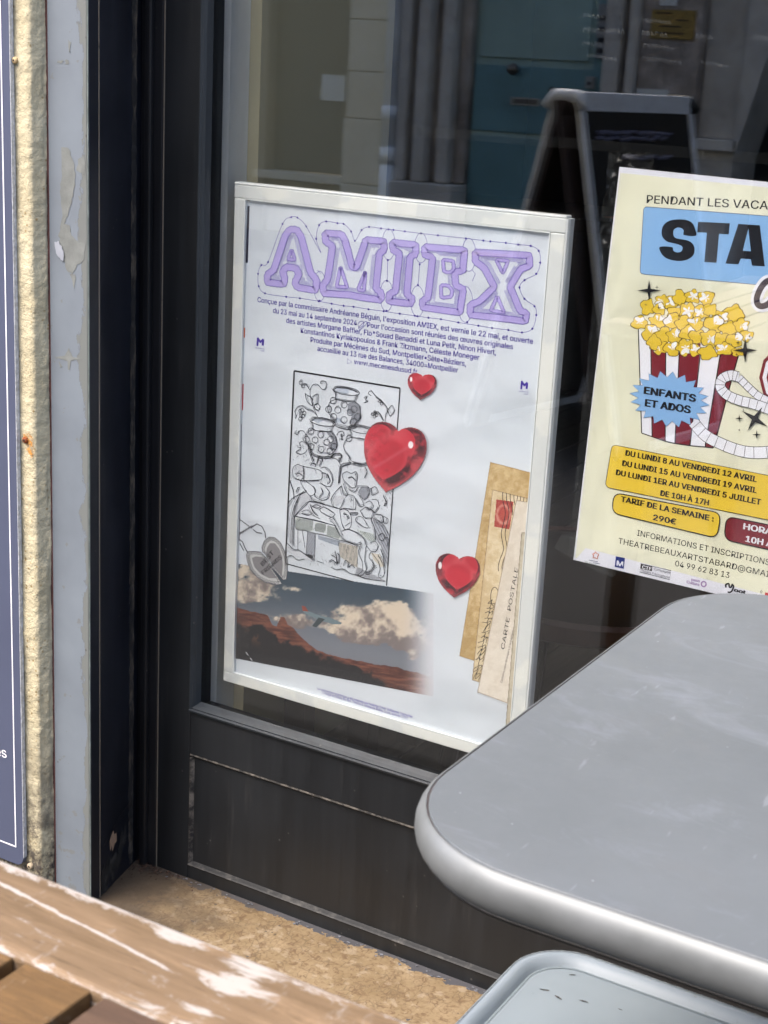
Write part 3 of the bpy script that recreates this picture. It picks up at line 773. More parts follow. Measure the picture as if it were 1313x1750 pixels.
# fine nested lines inside the letters
inner = []
def shrink(loop, d):
    P = resample(loop, 6); T = np.roll(P, -1, 0) - np.roll(P, 1, 0); T /= np.linalg.norm(T, axis=1)[:, None] + 1e-9; N = np.stack([T[:, 1], -T[:, 0]], 1)
    c = P.mean(0); area = np.sum(P[:, 0] * np.roll(P[:, 1], -1) - np.roll(P[:, 0], -1) * P[:, 1])
    Q = P - N * d * np.sign(area)
    ds = np.linalg.norm(Q[:, None] - P[None], axis=2).min(1); return [tuple(q) for q, k in zip(Q, ds) if k > d * .93]
for L in big:
    for d in (14, 17, 20, 23, 26, 29):
        q = shrink(L, d)
        # split where the offset curve breaks off
        run = []
        for a in q:
            if run and math.hypot(a[0] - run[-1][0], a[1] - run[-1][1]) > 14:
                if len(run) > 2: inner.append(z6(run))
                run = []
            run.append(a)
        if len(run) > 2: inner.append(z6(run))
S1.ribbons('title_inner_lines', inner, .0004, ink('pale contour ink', (150, 138, 206)), 1)
cont = [(97, 300), (110, 265), (137, 253), (195, 100), (230, 73), (255, 75), (290, 110), (348, 215), (330, 160), (342, 105), (370, 90), (415, 97), (440, 100), (470, 130), (485, 168), (512, 125), (542, 112), (590, 118), (640, 124), (685, 130), (750, 138), (818, 146), (930, 158), (1000, 167), (1028, 170), (1090, 176), (1140, 183), (1190, 188), (1222, 208), (1228, 255), (1212, 300), (1165, 325), (1145, 355), (1165, 400), (1205, 430), (1212, 465), (1196, 520), (1155, 535), (1100, 525), (1035, 517), (980, 508), (900, 495), (830, 482), (780, 476), (725, 468), (665, 460), (600, 450), (540, 442), (480, 432), (440, 428), (392, 420), (340, 410), (265, 398), (210, 392), (125, 378), (100, 350)]
S1.ribbons('title_contour', [z6(cont)], .0006, M['contour'], 1, smooth=True, closed=True)
ell = lambda x, y, a, b: [(x + a * math.cos(t), y + b * math.sin(t)) for t in np.linspace(0, 2 * math.pi, 14)[:-1]]
ovals = [ell(344, 350, 24, 60), ell(620, 182, 26, 62), ell(750, 196, 26, 60), ell(612, 388, 26, 62), ell(736, 410, 27, 62), ell(928, 422, 30, 72), ell(942, 224, 28, 66)]
for i_, o in enumerate(ovals): S1.ribbons('contour_oval', [z6(o)], .0006, M['contour'], 1.2 + .1 * i_, smooth=True, closed=True)
S1.ribbons('contour_links', [z6([(617, 245), (614, 328)]), z6([(745, 262), (738, 345)]), z6([(955, 285), (968, 300), (955, 330)]), z6([(335, 285), (348, 300)])], .0006, M['contour'], 1)
dots = [d for i, d in enumerate(cont) if i not in (7,)] + [(617, 245), (614, 328), (745, 262), (738, 345), (620, 122), (750, 138), (344, 408), (612, 448), (736, 470), (935, 494)]
V = []; Fc = []
for x, y in z6(dots):
    cxx, czz = on_plane(x, y, Y1); b = len(V)
    for k in range(8): V.append((float(cxx) + .0013 * math.cos(k * math.pi / 4), S1.y(2), float(czz) + .0013 * math.sin(k * math.pi / 4)))
    Fc.append(tuple(range(b, b + 8)))
me = bpy.data.meshes.new('contour_dots'); me.from_pydata(V, [], Fc); me.update(); link('contour_dots', me, sheet1, M['purple'])
# text block
S1.text('paragraph_lettering', [
    ("Conçue par la commissaire Andréanne Béguin, l'exposition AMIEX, est vernie le 22 mai, et ouverte", (440.5, 516), (910.9, 588), 8.6),
    ("du 23 mai au 14 septembre 2024 % Pour l'occasion sont réunies des œuvres originales".replace('%', '&'), (467, 534.5), (876.8, 597), 8.6) if False else ("du 23 mai au 14 septembre 2024", (467, 534.5), (610, 556.3), 8.6),
    ("Pour l'occasion sont réunies des œuvres originales", (628, 559), (876.8, 597), 8.6),
    ("des artistes Morgane Baffier, Flo*Souad Benaddi et Luna Petit, Ninon Hivert,", (489.6, 551.5), (847.8, 606.5), 8.6),
    ("Konstantinos Kyriakopoulos & Frank Zitzmann, Céleste Moneger", (514.3, 568.5), (819.2, 615.5), 8.6),
    ("Produite par Mécènes du Sud, Montpellier•Sète•Béziers,", (531.3, 584.5), (796.6, 626), 8.6),
    ("accueillie au 13 rue des Balances, 34000=Montpellier", (542.9, 599.5), (783, 637), 8.6),
    ("www.mecenesdusud.fr", (605.5, 622), (713.4, 639.5), 8.4)], M['purple'], 2, bold=.012)
S1.ribbons('link_symbol', [[(614, 559), (612, 554), (617, 549), (622, 551), (621, 556), (616, 560)], [(616, 563), (613, 560), (620, 553), (626, 549), (627, 553), (622, 558)]], .0006, M['purple'], 2, smooth=True, closed=True)
S1.ribbons('arrow_symbol', [[(594, 613), (594, 621.5), (602, 619)]], .0006, M['purple'], 2, closed=True)
for (mx, my) in ((438, 577), (889, 651)):
    S1.poly('logo', [[(mx + .5, my + 14), (mx + 1.5, my), (mx + 4, my - .5), (mx + 7.5, my + 5), (mx + 11.5, my + 1.2), (mx + 14, my + 4), (mx + 13, my + 14), (mx + 9.5, my + 13.5), (mx + 9.8, my + 7.5), (mx + 7, my + 10), (mx + 4.5, my + 6.5), (mx + 3.6, my + 14.5)]], M['purple'], 1)
    S1.text('logo_lettering', [("MECENES DU", (mx - 2, my + 18.3), (mx + 15, my + 20.6), 2.2), ("SUD", (mx + 7, my + 23.2), (mx + 14, my + 24.2), 2.2)], M['purple'], 1)
S1.text('credit_lettering', [("La conception graphique a été réalisée par Noémie Erbet Guillaume Tourscher", (542.7, 1178.5), (705.6, 1227), 4.6), ("L'image est issue du film, Thelma & Louise de Ridley Scott, sorti en 1991", (551.3, 1185.5), (697, 1230), 4.6)], M['purple'], 1, bold=.01)

# ---- canyon landscape print (plain stand-in picture)
def land(X, Y):
    top = 963 + (X - 407.5) * (1013.8 - 963) / (741.8 - 407.5); bot = 1125.2 + (X - 400.8) * (1191 - 1125.2) / (741.8 - 400.8)
    left = 407.5 - (Y - 963) * .041
    mask = (Y >= top) & (Y <= bot) & (X >= left) & (X <= 741.8)
    v = (Y - top) / (bot - top); u = (X - 400) / 341
    rgb = mixc(c3(52, 70, 84) + 0 * X[..., None], c3(128, 132, 140) + 0 * X[..., None], sm(v, 0.0, .75))
    n = noise2(X, Y * 1.5 + 7, 60, 3, 6, .6)
    # cumulus banks
    bank = np.exp(-((u - .84) / .17) ** 2 - ((v - .30) / .24) ** 2) * .62 + np.exp(-((u - .62) / .30) ** 2 - ((v - .50) / .13) ** 2) * .55 + np.exp(-((u - .04) / .14) ** 2 - ((v - .28) / .20) ** 2) * .5 + np.exp(-((u - .52) / .16) ** 2 - ((v - .30) / .07) ** 2) * .32 + np.exp(-((u - .30) / .14) ** 2 - ((v - .52) / .08) ** 2) * .42
    streak = np.exp(-((u - .34) / .07) ** 2 - ((v - .17 + (u - .34) * .1) / .035) ** 2) * .30
    cl = sm(bank + streak + (n - .5) * 1.25, .30, .46)
    lit = noise2(X * 1.3, Y * 1.3 - 9, 26, 8, 5, .6)
    cc = mixc(c3(134, 122, 118) + 0 * X[..., None], c3(232, 214, 190) + 0 * X[..., None], sm(lit * .9 + (.62 - v) * .5, .40, .72))
    rgb = mixc(rgb, cc, cl * .95)
    # mesas and canyon
    hor = np.interp(u, [0, .10, .17, .19, .215, .235, .255, .27, .30, .34, .40, .47, .55, .70, .82, .86, .9, 1.0], [.47, .49, .495, .585, .60, .49, .49, .56, .585, .67, .755, .79, .80, .81, .79, .81, .81, .84]) * .98 + (noise2(X, Y * 0, 9, 5, 3) - .5) * .03
    ground = v > hor
    lay = noise2(X * .5, Y * 3 - X * .4, 12, 12, 5, .6)
    red = mixc(c3(84, 46, 36) + 0 * X[..., None], c3(134, 80, 62) + 0 * X[..., None], sm(lay, .3, .7))
    low = np.interp(u, [0, .06, .10, .15, .22, .30, .42, .55, .62, .7, .8, 1], [.58, .64, .60, .58, .70, .74, .80, .82, .85, .90, .97, 1.1]) + (noise2(X, Y, 14, 21, 4) - .5) * .16
    red = mixc(red, c3(22, 20, 24) + 6 * (lay[..., None] - .5), sm(v - low, -.02, .03))
    left_blotch = sm(noise2(X, Y, 16, 31, 4), .5, .6) * (u < .16) * sm(v, .62, .66) * (1 - sm(v, .74, .86))
    red = mixc(red, c3(96, 60, 40) + 0 * X[..., None], left_blotch * .8)
    rgb = np.where(ground[..., None], red, rgb)
    fade = sm(u, .83, 1.0) ; rgb = mixc(rgb, c3(224, 225, 230) + 0 * X[..., None], fade * .96)
    return rgb, mask
lab(S1.picture('landscape_print', 399, 960, 743, 1193, 1.0, land, 1), 'printed photograph of a red canyon under clouds')
# a small pale aircraft, generic, in the sky of the picture
S1.poly('aircraft_print', [[(518, 1045), (523, 1043), (548, 1052), (566, 1056), (585, 1064), (583, 1067), (570, 1066.5), (548, 1060.5), (527, 1051)]], ink('pale teal ink', (116, 134, 140)), 3)
S1.poly('aircraft_print', [[(545, 1055), (556, 1058), (541, 1072), (534, 1070)]], ink('dark teal ink', (58, 70, 74)), 4)
S1.poly('aircraft_print', [[(518, 1044), (516, 1035), (522, 1036), (528, 1045)]], ink('muted red ink', (150, 74, 62)), 4)
S1.ribbons('scratch', [[(421, 1114), (425, 1120)], [(428, 1124), (432, 1129)]], .0009, M['pwhite'], 6, smooth=False)

# ---- postcards
def quadmask(X, Y, P):
    m = np.ones_like(X, bool)
    for (ax, ay), (bx, by) in zip(P, P[1:] + P[:1]): m &= ((bx - ax) * (Y - ay) - (by - ay) * (X - ax)) >= 0
    return m
clipx = lambda Y: 907.5 - (Y - 800) * .0745
def card(P, ca, cb, seed, edge):
    def f(X, Y):
        m = quadmask(X, Y, P) & (X < clipx(Y)); n = noise2(X, Y, 9, seed, 4, .7); n2 = noise2(X, Y, 60, seed + 1, 3)
        rgb = mixc(c3(*ca) + 0 * X[..., None], c3(*cb) + 0 * X[..., None], sm(n * .6 + n2 * .4, .3, .7))
        (ax, ay), (bx, by) = P[-1], P[0]; d = np.abs((bx - ax) * (Y - ay) - (by - ay) * (X - ax)) / math.hypot(bx - ax, by - ay)
        (ax, ay), (bx, by) = P[0], P[1]; d2 = np.abs((bx - ax) * (Y - ay) - (by - ay) * (X - ax)) / math.hypot(bx - ax, by - ay)
        (ax, ay), (bx, by) = P[2], P[3]; d3 = np.abs((bx - ax) * (Y - ay) - (by - ay) * (X - ax)) / math.hypot(bx - ax, by - ay)
        dd = np.minimum(np.minimum(d, d2), d3); return mixc(rgb, c3(*edge) + 0 * X[..., None], (1 - sm(dd, .4, 2.2)) * .75), m
    return f
cards = [([(838, 789), (930, 813), (875, 1152), (785, 1121)], (190, 158, 102), (226, 198, 148), 41, (150, 118, 66)),
         ([(841.4, 835.7), (930, 858), (880, 1188), (806.6, 1162)], (216, 192, 148), (240, 222, 186), 44, (110, 84, 56)),
         ([(882.3, 854), (930, 862), (888, 1210), (815.7, 1183)], (226, 214, 196), (240, 230, 214), 47, (130, 112, 90)),
         ([(891.4, 908.6), (930, 912), (905, 1250), (864, 1241)], (190, 180, 158), (214, 204, 182), 50, (96, 82, 62))]
for i, (P, a, b, s_, e) in enumerate(cards):
    xs_ = [p[0] for p in P]; ys_ = [p[1] for p in P]
    S1.picture('postcard_print', min(xs_) - 1, min(ys_) - 1, 912, max(ys_) + 1, 1.0, card(P, a, b, s_, e), 2 + i)
for sh_ in ([(785, 1121), (806, 1130)], [(815.7, 1184.5), (866, 1204)]): S1.ribbons('postcard_shadow', [sh_], .0012, M['tint_grey'], 1)
def stamp(X, Y):
    P = [(848.6, 853), (878.6, 857), (871.4, 905), (844.5, 900)]; m = quadmask(X, Y, P)
    d = np.hypot((X - 861) * 1.0, (Y - 879) * .72); ring = np.exp(-((d - 11) / 2.2) ** 2)
    rgb = mixc(c3(176, 66, 58) + 0 * X[..., None], c3(222, 150, 132) + 0 * X[..., None], np.clip(ring + (noise2(X, Y, 4, 61, 3) - .5), 0, 1)); return mixc(rgb, c3(196, 84, 70) + 0 * X[..., None], np.exp(-(d / 7) ** 2) * .8), m
S1.picture('stamp_print', 843, 851, 880, 907, .8, stamp, 3.3)
wav = []
for k in range(4):
    x0 = 859.5 + k * 6.4
    ln = [(x0, 841 + k * 1.6), (x0 + .6, 856), (x0 + 3.6, 868), (x0 + 4.4, 880), (x0 + 1.0, 896), (x0 - 2.2, 912), (x0 + .5, 930), (x0 + 1.4, 940), (x0 - 4.5, 956), (x0 - 7.5, 968), (x0 - 6.8, 976)]
    wav.append(ln[:3 if k == 3 else (4 if k == 2 else 11)])
S1.ribbons('postmark_print', wav, .0009, M['inkblack'], 3.6, smooth=True)
S1.ribbons('postmark_print', [[(885 + k * 5.5, 847 + k * 1.3), (884 + k * 5.5, 856 + k * 1.3)] for k in range(4)] + [ell(846, 1020, 7, 17)], .0008, M['inkblack'], 3.6)
hw = []; rs = random.Random(5)
for k in range(17):
    t = k / 16; x = 838 - 26 * t; y = 1028 + 128 * t
    hw.append([(x - 4 + rs.uniform(-2, 2), y + rs.uniform(-5, 5)), (x + 4, y - 5 + rs.uniform(-3, 3)), (x + 1, y + 4), (x + 9 + rs.uniform(-2, 2), y + rs.uniform(-5, 5)), (x + 6, y + 7)])
S1.ribbons('handwriting_print', hw, .0007, M['inkblack'], 3.6, smooth=True)
S1.text('postcard_lettering', [("CARTE", (862.5, 1110), (872, 1056), 6.4), ("POSTALE", (873.5, 1044), (886.5, 971), 6.4), ("Certains pays étrangers n'acceptent", (858.8, 1167), (879, 1078), 3.4)], M['inkblack'], 6)

# ---- hearts
def heart_fn(cx_, cy_, w, h, rot, side, hl, big=False):
    ca, sa = math.cos(rot), math.sin(rot)
    def H(X, Y, sx=1., ox=0, oy=0):
        x = ((X - cx_ - ox) * ca + (Y - cy_ - oy) * sa) / (w / 2 * sx) * 1.14; y = -(-(X - cx_ - ox) * sa + (Y - cy_ - oy) * ca) / (h / 2 * sx) * 1.14 + .12
        return (x * x + y * y - 1) ** 3 - x * x * y ** 3
    def f(X, Y):
        body = H(X, Y) < 0
        dark = c3(70, 22, 32); red = c3(205, 44, 62); bright = c3(224, 86, 96)
        n = noise2(X, Y, 13, int(cx_) % 50, 3)
        base = mixc(dark + 0 * X[..., None], c3(168, 44, 58) + 0 * X[..., None], sm(n, .45, .75))
        if big:
            t = sm(Y, cy_ + h * .30, cy_ + h * .42); base = mixc(base, c3(226, 92, 92) + 0 * X[..., None], t * sm(n, .35, .6))
            rim = np.clip(1 - np.abs(H(X, Y, .97)) * 6, 0, 1) * (Y > cy_); base = mixc(base, c3(196, 80, 86) + 0 * X[..., None], rim * .6)
        k = .80 if not big else .80
        inn = H(X, Y, k, side[0], side[1]); face = sm(-inn, -.02, .02)
        frgb = mixc(red + 0 * X[..., None], c3(190, 40, 56) + 0 * X[..., None], sm(noise2(X, Y, 30, 7, 2), .3, .7))
        edge = np.clip(1 - np.abs(inn) * 7, 0, 1) * (H(X, Y, k, side[0], side[1]) < 0); frgb = mixc(frgb, bright + 0 * X[..., None], edge * .45)
        if big:
            s1 = np.exp(-(((X - 655) * .52 + (Y - 790) * .86) / 3.4) ** 2); frgb = mixc(frgb, c3(222, 130, 140) + 0 * X[..., None], s1 * .30 * (Y > 755))
            frgb = mixc(frgb, c3(150, 36, 48) + 0 * X[..., None], sm(noise2(X, Y, 7, 3, 3), .55, .6) * (X < 665) * .35)
        rgb = mixc(base, frgb, face)
        ol = np.clip(1 - np.abs(H(X, Y, .985)) * 5, 0, 1); rgb = mixc(rgb, c3(216, 96, 100) + 0 * X[..., None], ol * .5)
        d = ((X - hl[0]) / hl[2]) ** 2 + ((Y - hl[1]) / hl[3]) ** 2; rgb = mixc(rgb, c3(250, 244, 244) + 0 * X[..., None], (1 - sm(d, .6, 1.2)))
        return rgb, body
    return f
def heart_shadow(cx_, cy_, w, h, rot, col=(196, 200, 206)):
    ca, sa = math.cos(rot), math.sin(rot)
    def f(X, Y):
        x = ((X - cx_ - 2) * ca + (Y - cy_ - 3) * sa) / (w / 2) * 1.10; y = -(-(X - cx_ - 2) * sa + (Y - cy_ - 3) * ca) / (h / 2) * 1.10 + .12
        H = (x * x + y * y - 1) ** 3 - x * x * y ** 3; return c3(*col) + 0 * X[..., None], H < 0
    return f
for (cx_, cy_, w, h, rot, side, hl, bg_) in ((721.5, 661, 50, 47, .10, (1.5, -4), (703.5, 648, 2.2, 4.2), False), (672, 784, 108, 122, .20, (-8, -8), (703, 760, 4.5, 6.5), True), (781.5, 985, 77, 77, .13, (4, -6), (753, 966, 3.2, 6.5), False)):
    S1.picture('heart_print', cx_ - w * .62, cy_ - h * .62, cx_ + w * .62, cy_ + h * .62, .9, heart_fn(cx_, cy_, w, h, rot, side, hl, bg_), 9)
    S1.picture('heart_shadow', cx_ - w * .66, cy_ - h * .66, cx_ + w * .66, cy_ + h * .66, 1.2, heart_shadow(cx_, cy_, w, h, rot), 1)

# ---- line drawing
def e7(P): return [(380 + x / 3.647, 620 + y / 3.647) for x, y in P]
def f6(P): return [(480 + x / 9.379, 630 + y / 9.379) for x, y in P]
def f7(P): return [(490 + x / 6.565, 780 + y / 6.565) for x, y in P]
def circ(x, y, a, b=None): return [(x + a * math.cos(t), y + (b or a * 1.05) * math.sin(t)) for t in np.linspace(0, 2 * math.pi, 11)]
dr = 'line_drawing'
S1.poly('drawing_ground', [e7([(452, 52), (1108, 160), (1026, 1390), (822, 1362), (412, 1255), (397, 1160)])], ink('drawing paper', (232, 236, 240)), 3) if False else None
S1.ribbons('drawing_border', [[(503.4, 633.7), (684.4, 663.3)], [(503.4, 633.7), (488.3, 962)]], .0021, M['inkblack'], 4)
S1.ribbons('drawing_border', [[(684.2, 663), (661, 1001)], [(488.8, 963), (604, 994)]], .0014, M['inkblack'], 4)
# tints
for P, m_ in (
    (f6([(870, 310), (940, 295), (1060, 320), (1110, 380), (1020, 400), (900, 360)]), 'tint_blue'), (f6([(1080, 560), (1200, 520), (1290, 600), (1290, 800), (1200, 880), (1100, 880), (1140, 760), (1070, 700)]), 'shade_grey'),
    (f6([(500, 820), (600, 795), (680, 830), (600, 880)]), 'tint_blue'), (f6([(720, 1000), (830, 990), (900, 1100), (930, 1240), (820, 1320), (760, 1250), (830, 1150)]), 'shade_grey'),
    (f6([(560, 1280), (650, 1330), (790, 1340), (800, 1370), (650, 1360)]), 'shade_grey'), (f6([(890, 780), (960, 790), (970, 870), (880, 850)]), 'tint_blue'),
    (f7([(100, 680), (300, 715), (300, 840), (110, 820)]), 'tint_green'), (f7([(320, 735), (445, 760), (440, 862), (320, 835)]), 'tint_green'), (f7([(460, 770), (575, 800), (620, 930), (450, 890)]), 'tint_green'),
    (f7([(790, 820), (980, 870), (1000, 950), (930, 950), (860, 890)]), 'tint_green'), (f7([(580, 960), (800, 1010), (800, 1250), (700, 1200), (600, 1120)]), 'tint_buff'), (f7([(350, 880), (600, 950), (590, 1010), (360, 930)]), 'tint_blue'),
    (f7([(240, 850), (325, 870), (315, 1170), (215, 1110)]), 'shade_grey'), (f7([(80, 130), (130, 85), (190, 130), (190, 210), (110, 230)]), 'tint_grey'), (f7([(840, 340), (930, 340), (920, 460), (870, 500), (800, 400)]), 'shade_grey'),
    (f7([(970, 690), (1090, 780), (1150, 870), (1140, 1280), (1060, 1000), (1000, 940)]), 'shade_grey'), (f7([(0, 1000), (120, 1060), (300, 1110), (300, 1180), (100, 1120), (0, 1060)]), 'tint_grey'),
    (f7([(790, 1230), (1110, 1390), (1100, 1410), (760, 1340)]), 'tint_grey'), (f7([(950, 1080), (1050, 1100), (1100, 1230), (1060, 1240), (980, 1160)]), 'tint_buff'),
    (f7([(510, 450), (640, 440), (660, 480), (560, 560), (520, 520)]), 'tint_grey'), (f7([(90, 560), (200, 400), (330, 480), (200, 520), (100, 640), (80, 980), (30, 980), (60, 700)]), 'tint_grey')):
    S1.poly('drawing_tint', [P], M[m_], 4)
L = []
# vases
def vase(cx0, cy0, s=1.0):
    q = lambda P: f6([(cx0 + x * s, cy0 + y * s) for x, y in P])
    out = [q([(-210, -260), (-150, -310), (0, -300), (150, -260), (215, -210), (180, -170), (60, -165), (-90, -190), (-200, -240), (-210, -260)]),
           q([(-190, -255), (-130, -290), (0, -282), (130, -245), (190, -208)]), q([(-200, -240), (-165, -190), (-165, -110)]), q([(185, -170), (155, -120), (135, -60)]),
           q([(-165, -100), (-60, -80), (60, -65), (140, -65)]), q([(-165, -100), (-250, -60), (-290, 30), (-275, 120), (-220, 190), (-170, 260)]),
           q([(140, -60), (210, 0), (235, 120), (215, 230), (150, 300), (80, 330)]), q([(-210, 250), (-120, 320), (20, 350), (130, 340), (160, 320)]), q([(-215, 280), (-130, 350), (20, 385), (150, 360), (170, 330)])]
    for (x, y) in ((-200, -80), (-30, -15), (-130, 70), (70, 110), (-200, 180), (-30, 230), (130, 60), (-275, 60), (190, 180), (120, 260)): out.append(q(circ(x, y, 50)))
    return out
L += vase(1050, 590) + vase(680, 1075, .95) + vase(1290, 1195, .95)[:10]
L += [f6(P) for P in (
    [(600, 770), (520, 680), (430, 650), (360, 600), (280, 610), (235, 680), (250, 750), (240, 800), (270, 730)], [(590, 760), (520, 600), (480, 440), (480, 340), (520, 260), (590, 250), (650, 310), (700, 340), (740, 280), (720, 210), (660, 195), (645, 230), (675, 245)],
    [(470, 340), (430, 270), (380, 240)], [(400, 395), (440, 430), (490, 450), (515, 520), (510, 590), (440, 540), (410, 460), (400, 395)], [(515, 520), (530, 440), (600, 405), (600, 470), (590, 560), (530, 580)], [(540, 580), (600, 560), (635, 620), (610, 660), (560, 640), (540, 580)],
    [(410, 1060), (370, 1000), (300, 1000), (280, 1050), (240, 1040), (240, 1000)], [(905, 1080), (930, 1020), (1000, 1010), (1015, 1070), (980, 1080), (975, 1045)], [(430, 1230), (360, 1170), (310, 1190), (330, 1260), (270, 1250), (330, 1280), (250, 1340), (330, 1370), (400, 1340), (430, 1290)],
    [(440, 1190), (450, 1300), (500, 1450), (520, 1490)], [(480, 1200), (490, 1340), (540, 1480)], [(590, 1480), (620, 1420), (670, 1430), (680, 1500)], [(790, 1450), (860, 1370), (940, 1360), (990, 1410), (940, 1450), (960, 1500)])]
L += [f6(circ(x, y, 26)) for x, y in ((325, 225), (362, 280), (320, 680), (350, 665), (385, 710), (330, 750), (360, 760), (320, 800))]
# right hand vine, number, table scene
L += [e7(P) for P in ([(1015, 385), (1020, 330), (1035, 290), (1000, 240), (960, 210), (930, 175), (912, 190), (930, 205)], [(1035, 300), (1050, 330), (1075, 300), (1060, 265), (1035, 290)], [(1010, 360), (980, 310), (945, 310)], [(885, 215), (905, 212), (895, 228), (910, 240), (885, 250)], [(740, 635), (715, 600), (680, 590), (700, 565), (745, 570), (735, 610)], [(725, 750), (740, 640), (800, 620)], [(735, 750), (750, 650), (805, 630)], [(745, 440), (755, 480), (740, 470)],
    [(890, 715), (905, 680), (895, 650)], [(1005, 830), (1025, 870), (1010, 890)])]
L += [e7(circ(x, y, 8)) for x, y in ((995, 255), (985, 240), (940, 320), (955, 310), (965, 325), (950, 335))]
L += [f7(P) for P in (
    # drinker with the jug
    [(130, 85), (80, 120), (70, 190), (100, 240), (190, 270), (385, 260), (385, 160), (190, 110), (130, 85)], [(190, 110), (200, 190), (190, 270)], [(110, 200), (150, 190), (190, 230), (160, 280), (215, 380), (270, 440), (320, 410), (300, 340), (210, 270)], [(270, 100), (290, 75), (330, 90), (320, 120)],
    [(345, 80), (370, 20), (400, 40), (385, 100)], [(385, 130), (440, 120), (500, 170), (525, 260), (500, 330), (440, 330), (380, 290)], [(400, 180), (440, 190), (450, 240)], [(460, 200), (490, 280), (460, 310)], [(310, 340), (330, 380), (320, 440), (400, 490), (470, 470), (485, 400), (440, 340)], [(390, 350), (410, 400), (370, 460)], [(270, 440), (300, 490), (400, 520), (430, 540)],
    [(230, 395), (150, 440), (90, 560), (60, 700), (50, 970)], [(200, 400), (60, 480), (20, 560), (10, 900)], [(140, 450), (110, 560), (85, 700), (80, 1000)], [(130, 830), (130, 1040)], [(180, 830), (210, 1030)], [(240, 840), (220, 1120)], [(90, 480), (80, 380), (45, 280)], [(110, 400), (130, 350), (150, 350)],
    # table
    [(90, 670), (250, 505), (420, 540), (560, 580)], [(90, 670), (110, 810), (200, 830), (300, 860), (450, 890), (600, 940), (700, 965), (800, 1010)], [(90, 670), (300, 710), (450, 750), (560, 780)], [(290, 560), (330, 540), (380, 560), (350, 580), (290, 560)], [(265, 540), (300, 610), (350, 665), (300, 620), (265, 540)], [(170, 620), (230, 600), (280, 640), (240, 660), (170, 640)], [(280, 650), (380, 700)],
    [(375, 590), (430, 570), (540, 640), (500, 680), (400, 630), (375, 590)], [(325, 870), (315, 1175)], [(790, 680), (850, 680), (920, 790), (870, 790), (780, 720), (790, 680)], [(720, 630), (800, 630), (790, 655), (720, 650), (720, 630)], [(950, 700), (990, 820), (1000, 940)],
    # second and third figure
    [(640, 260), (630, 200), (680, 170), (730, 190), (780, 170), (800, 220), (780, 330), (740, 350), (700, 320), (640, 260)], [(700, 240), (740, 230), (780, 270)], [(640, 300), (660, 370), (690, 430), (640, 420), (620, 330)], [(620, 330), (550, 400), (505, 480), (530, 560), (600, 580), (650, 480)], [(660, 460), (700, 430), (770, 460), (770, 590), (650, 580)], [(700, 370), (760, 400), (800, 350)], [(780, 330), (850, 330), (920, 340), (930, 420), (880, 480), (800, 420)],
    [(820, 440), (870, 540), (820, 560), (780, 480)], [(950, 360), (1000, 340), (1030, 400), (960, 430), (950, 360)], [(890, 520), (940, 500), (980, 560), (940, 600), (900, 580)], [(960, 480), (1020, 490), (1040, 570), (1000, 630), (970, 600)], [(830, 610), (900, 570), (980, 620), (960, 690), (880, 690), (830, 610)], [(1090, 440), (1120, 500), (1120, 550), (1090, 550)], [(1000, 650), (1070, 660), (1090, 740), (1020, 720)], [(1090, 670), (1140, 700), (1130, 750), (1090, 740), (1090, 670)], [(980, 690), (1100, 780), (1150, 880)],
    # dog
    [(600, 600), (650, 590), (700, 620), (730, 690), (720, 790), (660, 820), (620, 740), (600, 600)], [(480, 700), (520, 680), (560, 740), (600, 820), (640, 890)], [(490, 720), (540, 760), (580, 840), (640, 930)], [(620, 840), (700, 820), (800, 860), (880, 930), (900, 1000)], [(640, 930), (700, 960), (800, 990), (850, 970)], [(840, 980), (810, 1080), (850, 1180), (850, 1280), (800, 1330), (850, 1330), (900, 1260), (880, 1160), (890, 1050), (900, 1000)],
    [(900, 1000), (950, 1060), (1010, 1060), (1030, 1000), (990, 950), (940, 970)], [(950, 1070), (930, 1130), (980, 1210), (960, 1270), (890, 1310), (930, 1320), (990, 1240), (960, 1150)], [(640, 640), (680, 660), (700, 700)], [(660, 780), (720, 740)],
    [(960, 1080), (1030, 1180), (1050, 1270), (1030, 1340), (1070, 1360), (1100, 1310), (1080, 1200), (1030, 1100)], [(1040, 880), (1080, 860), (1110, 900), (1080, 940), (1040, 920), (1040, 880)], [(1060, 1040), (1090, 1130), (1100, 1240)], [(1110, 900), (1150, 930), (1140, 1000)],
    # plants and ground
    [(0, 960), (30, 990), (80, 1040), (150, 1050), (230, 1110), (300, 1160)], [(0, 1130), (60, 1110), (120, 1160), (200, 1150)], [(345, 1172), (410, 1195)], [(500, 1240), (560, 1270), (640, 1260), (720, 1310), (800, 1330), (900, 1370), (1110, 1400)], [(570, 1220), (550, 1130), (500, 1100)], [(575, 1210), (560, 1110), (545, 1065)], [(580, 1200), (590, 1120), (570, 1080)], [(560, 1200), (510, 1160), (480, 1180)], [(640, 1230), (660, 1170), (700, 1190), (690, 1240)], [(700, 1240), (740, 1210), (770, 1250)])]
S1.ribbons(dr, L, .0007, ink('engraving ink', (52, 54, 62)), 6, smooth=True)
rs = random.Random(31); L2 = []
for rep in range(3):
    for P in L:
        dx, dy = rs.uniform(-2.6, 2.6), rs.uniform(-2.4, 2.4); a_ = rs.randint(0, max(0, len(P) - 3)); q_ = [(x + dx + rs.uniform(-.6, .6), y + dy + rs.uniform(-.6, .6)) for x, y in P[a_:a_ + rs.randint(3, 6)]]
        if len(q_) > 2 and all(491 < x < 678 for x, y in q_): L2.append(q_)
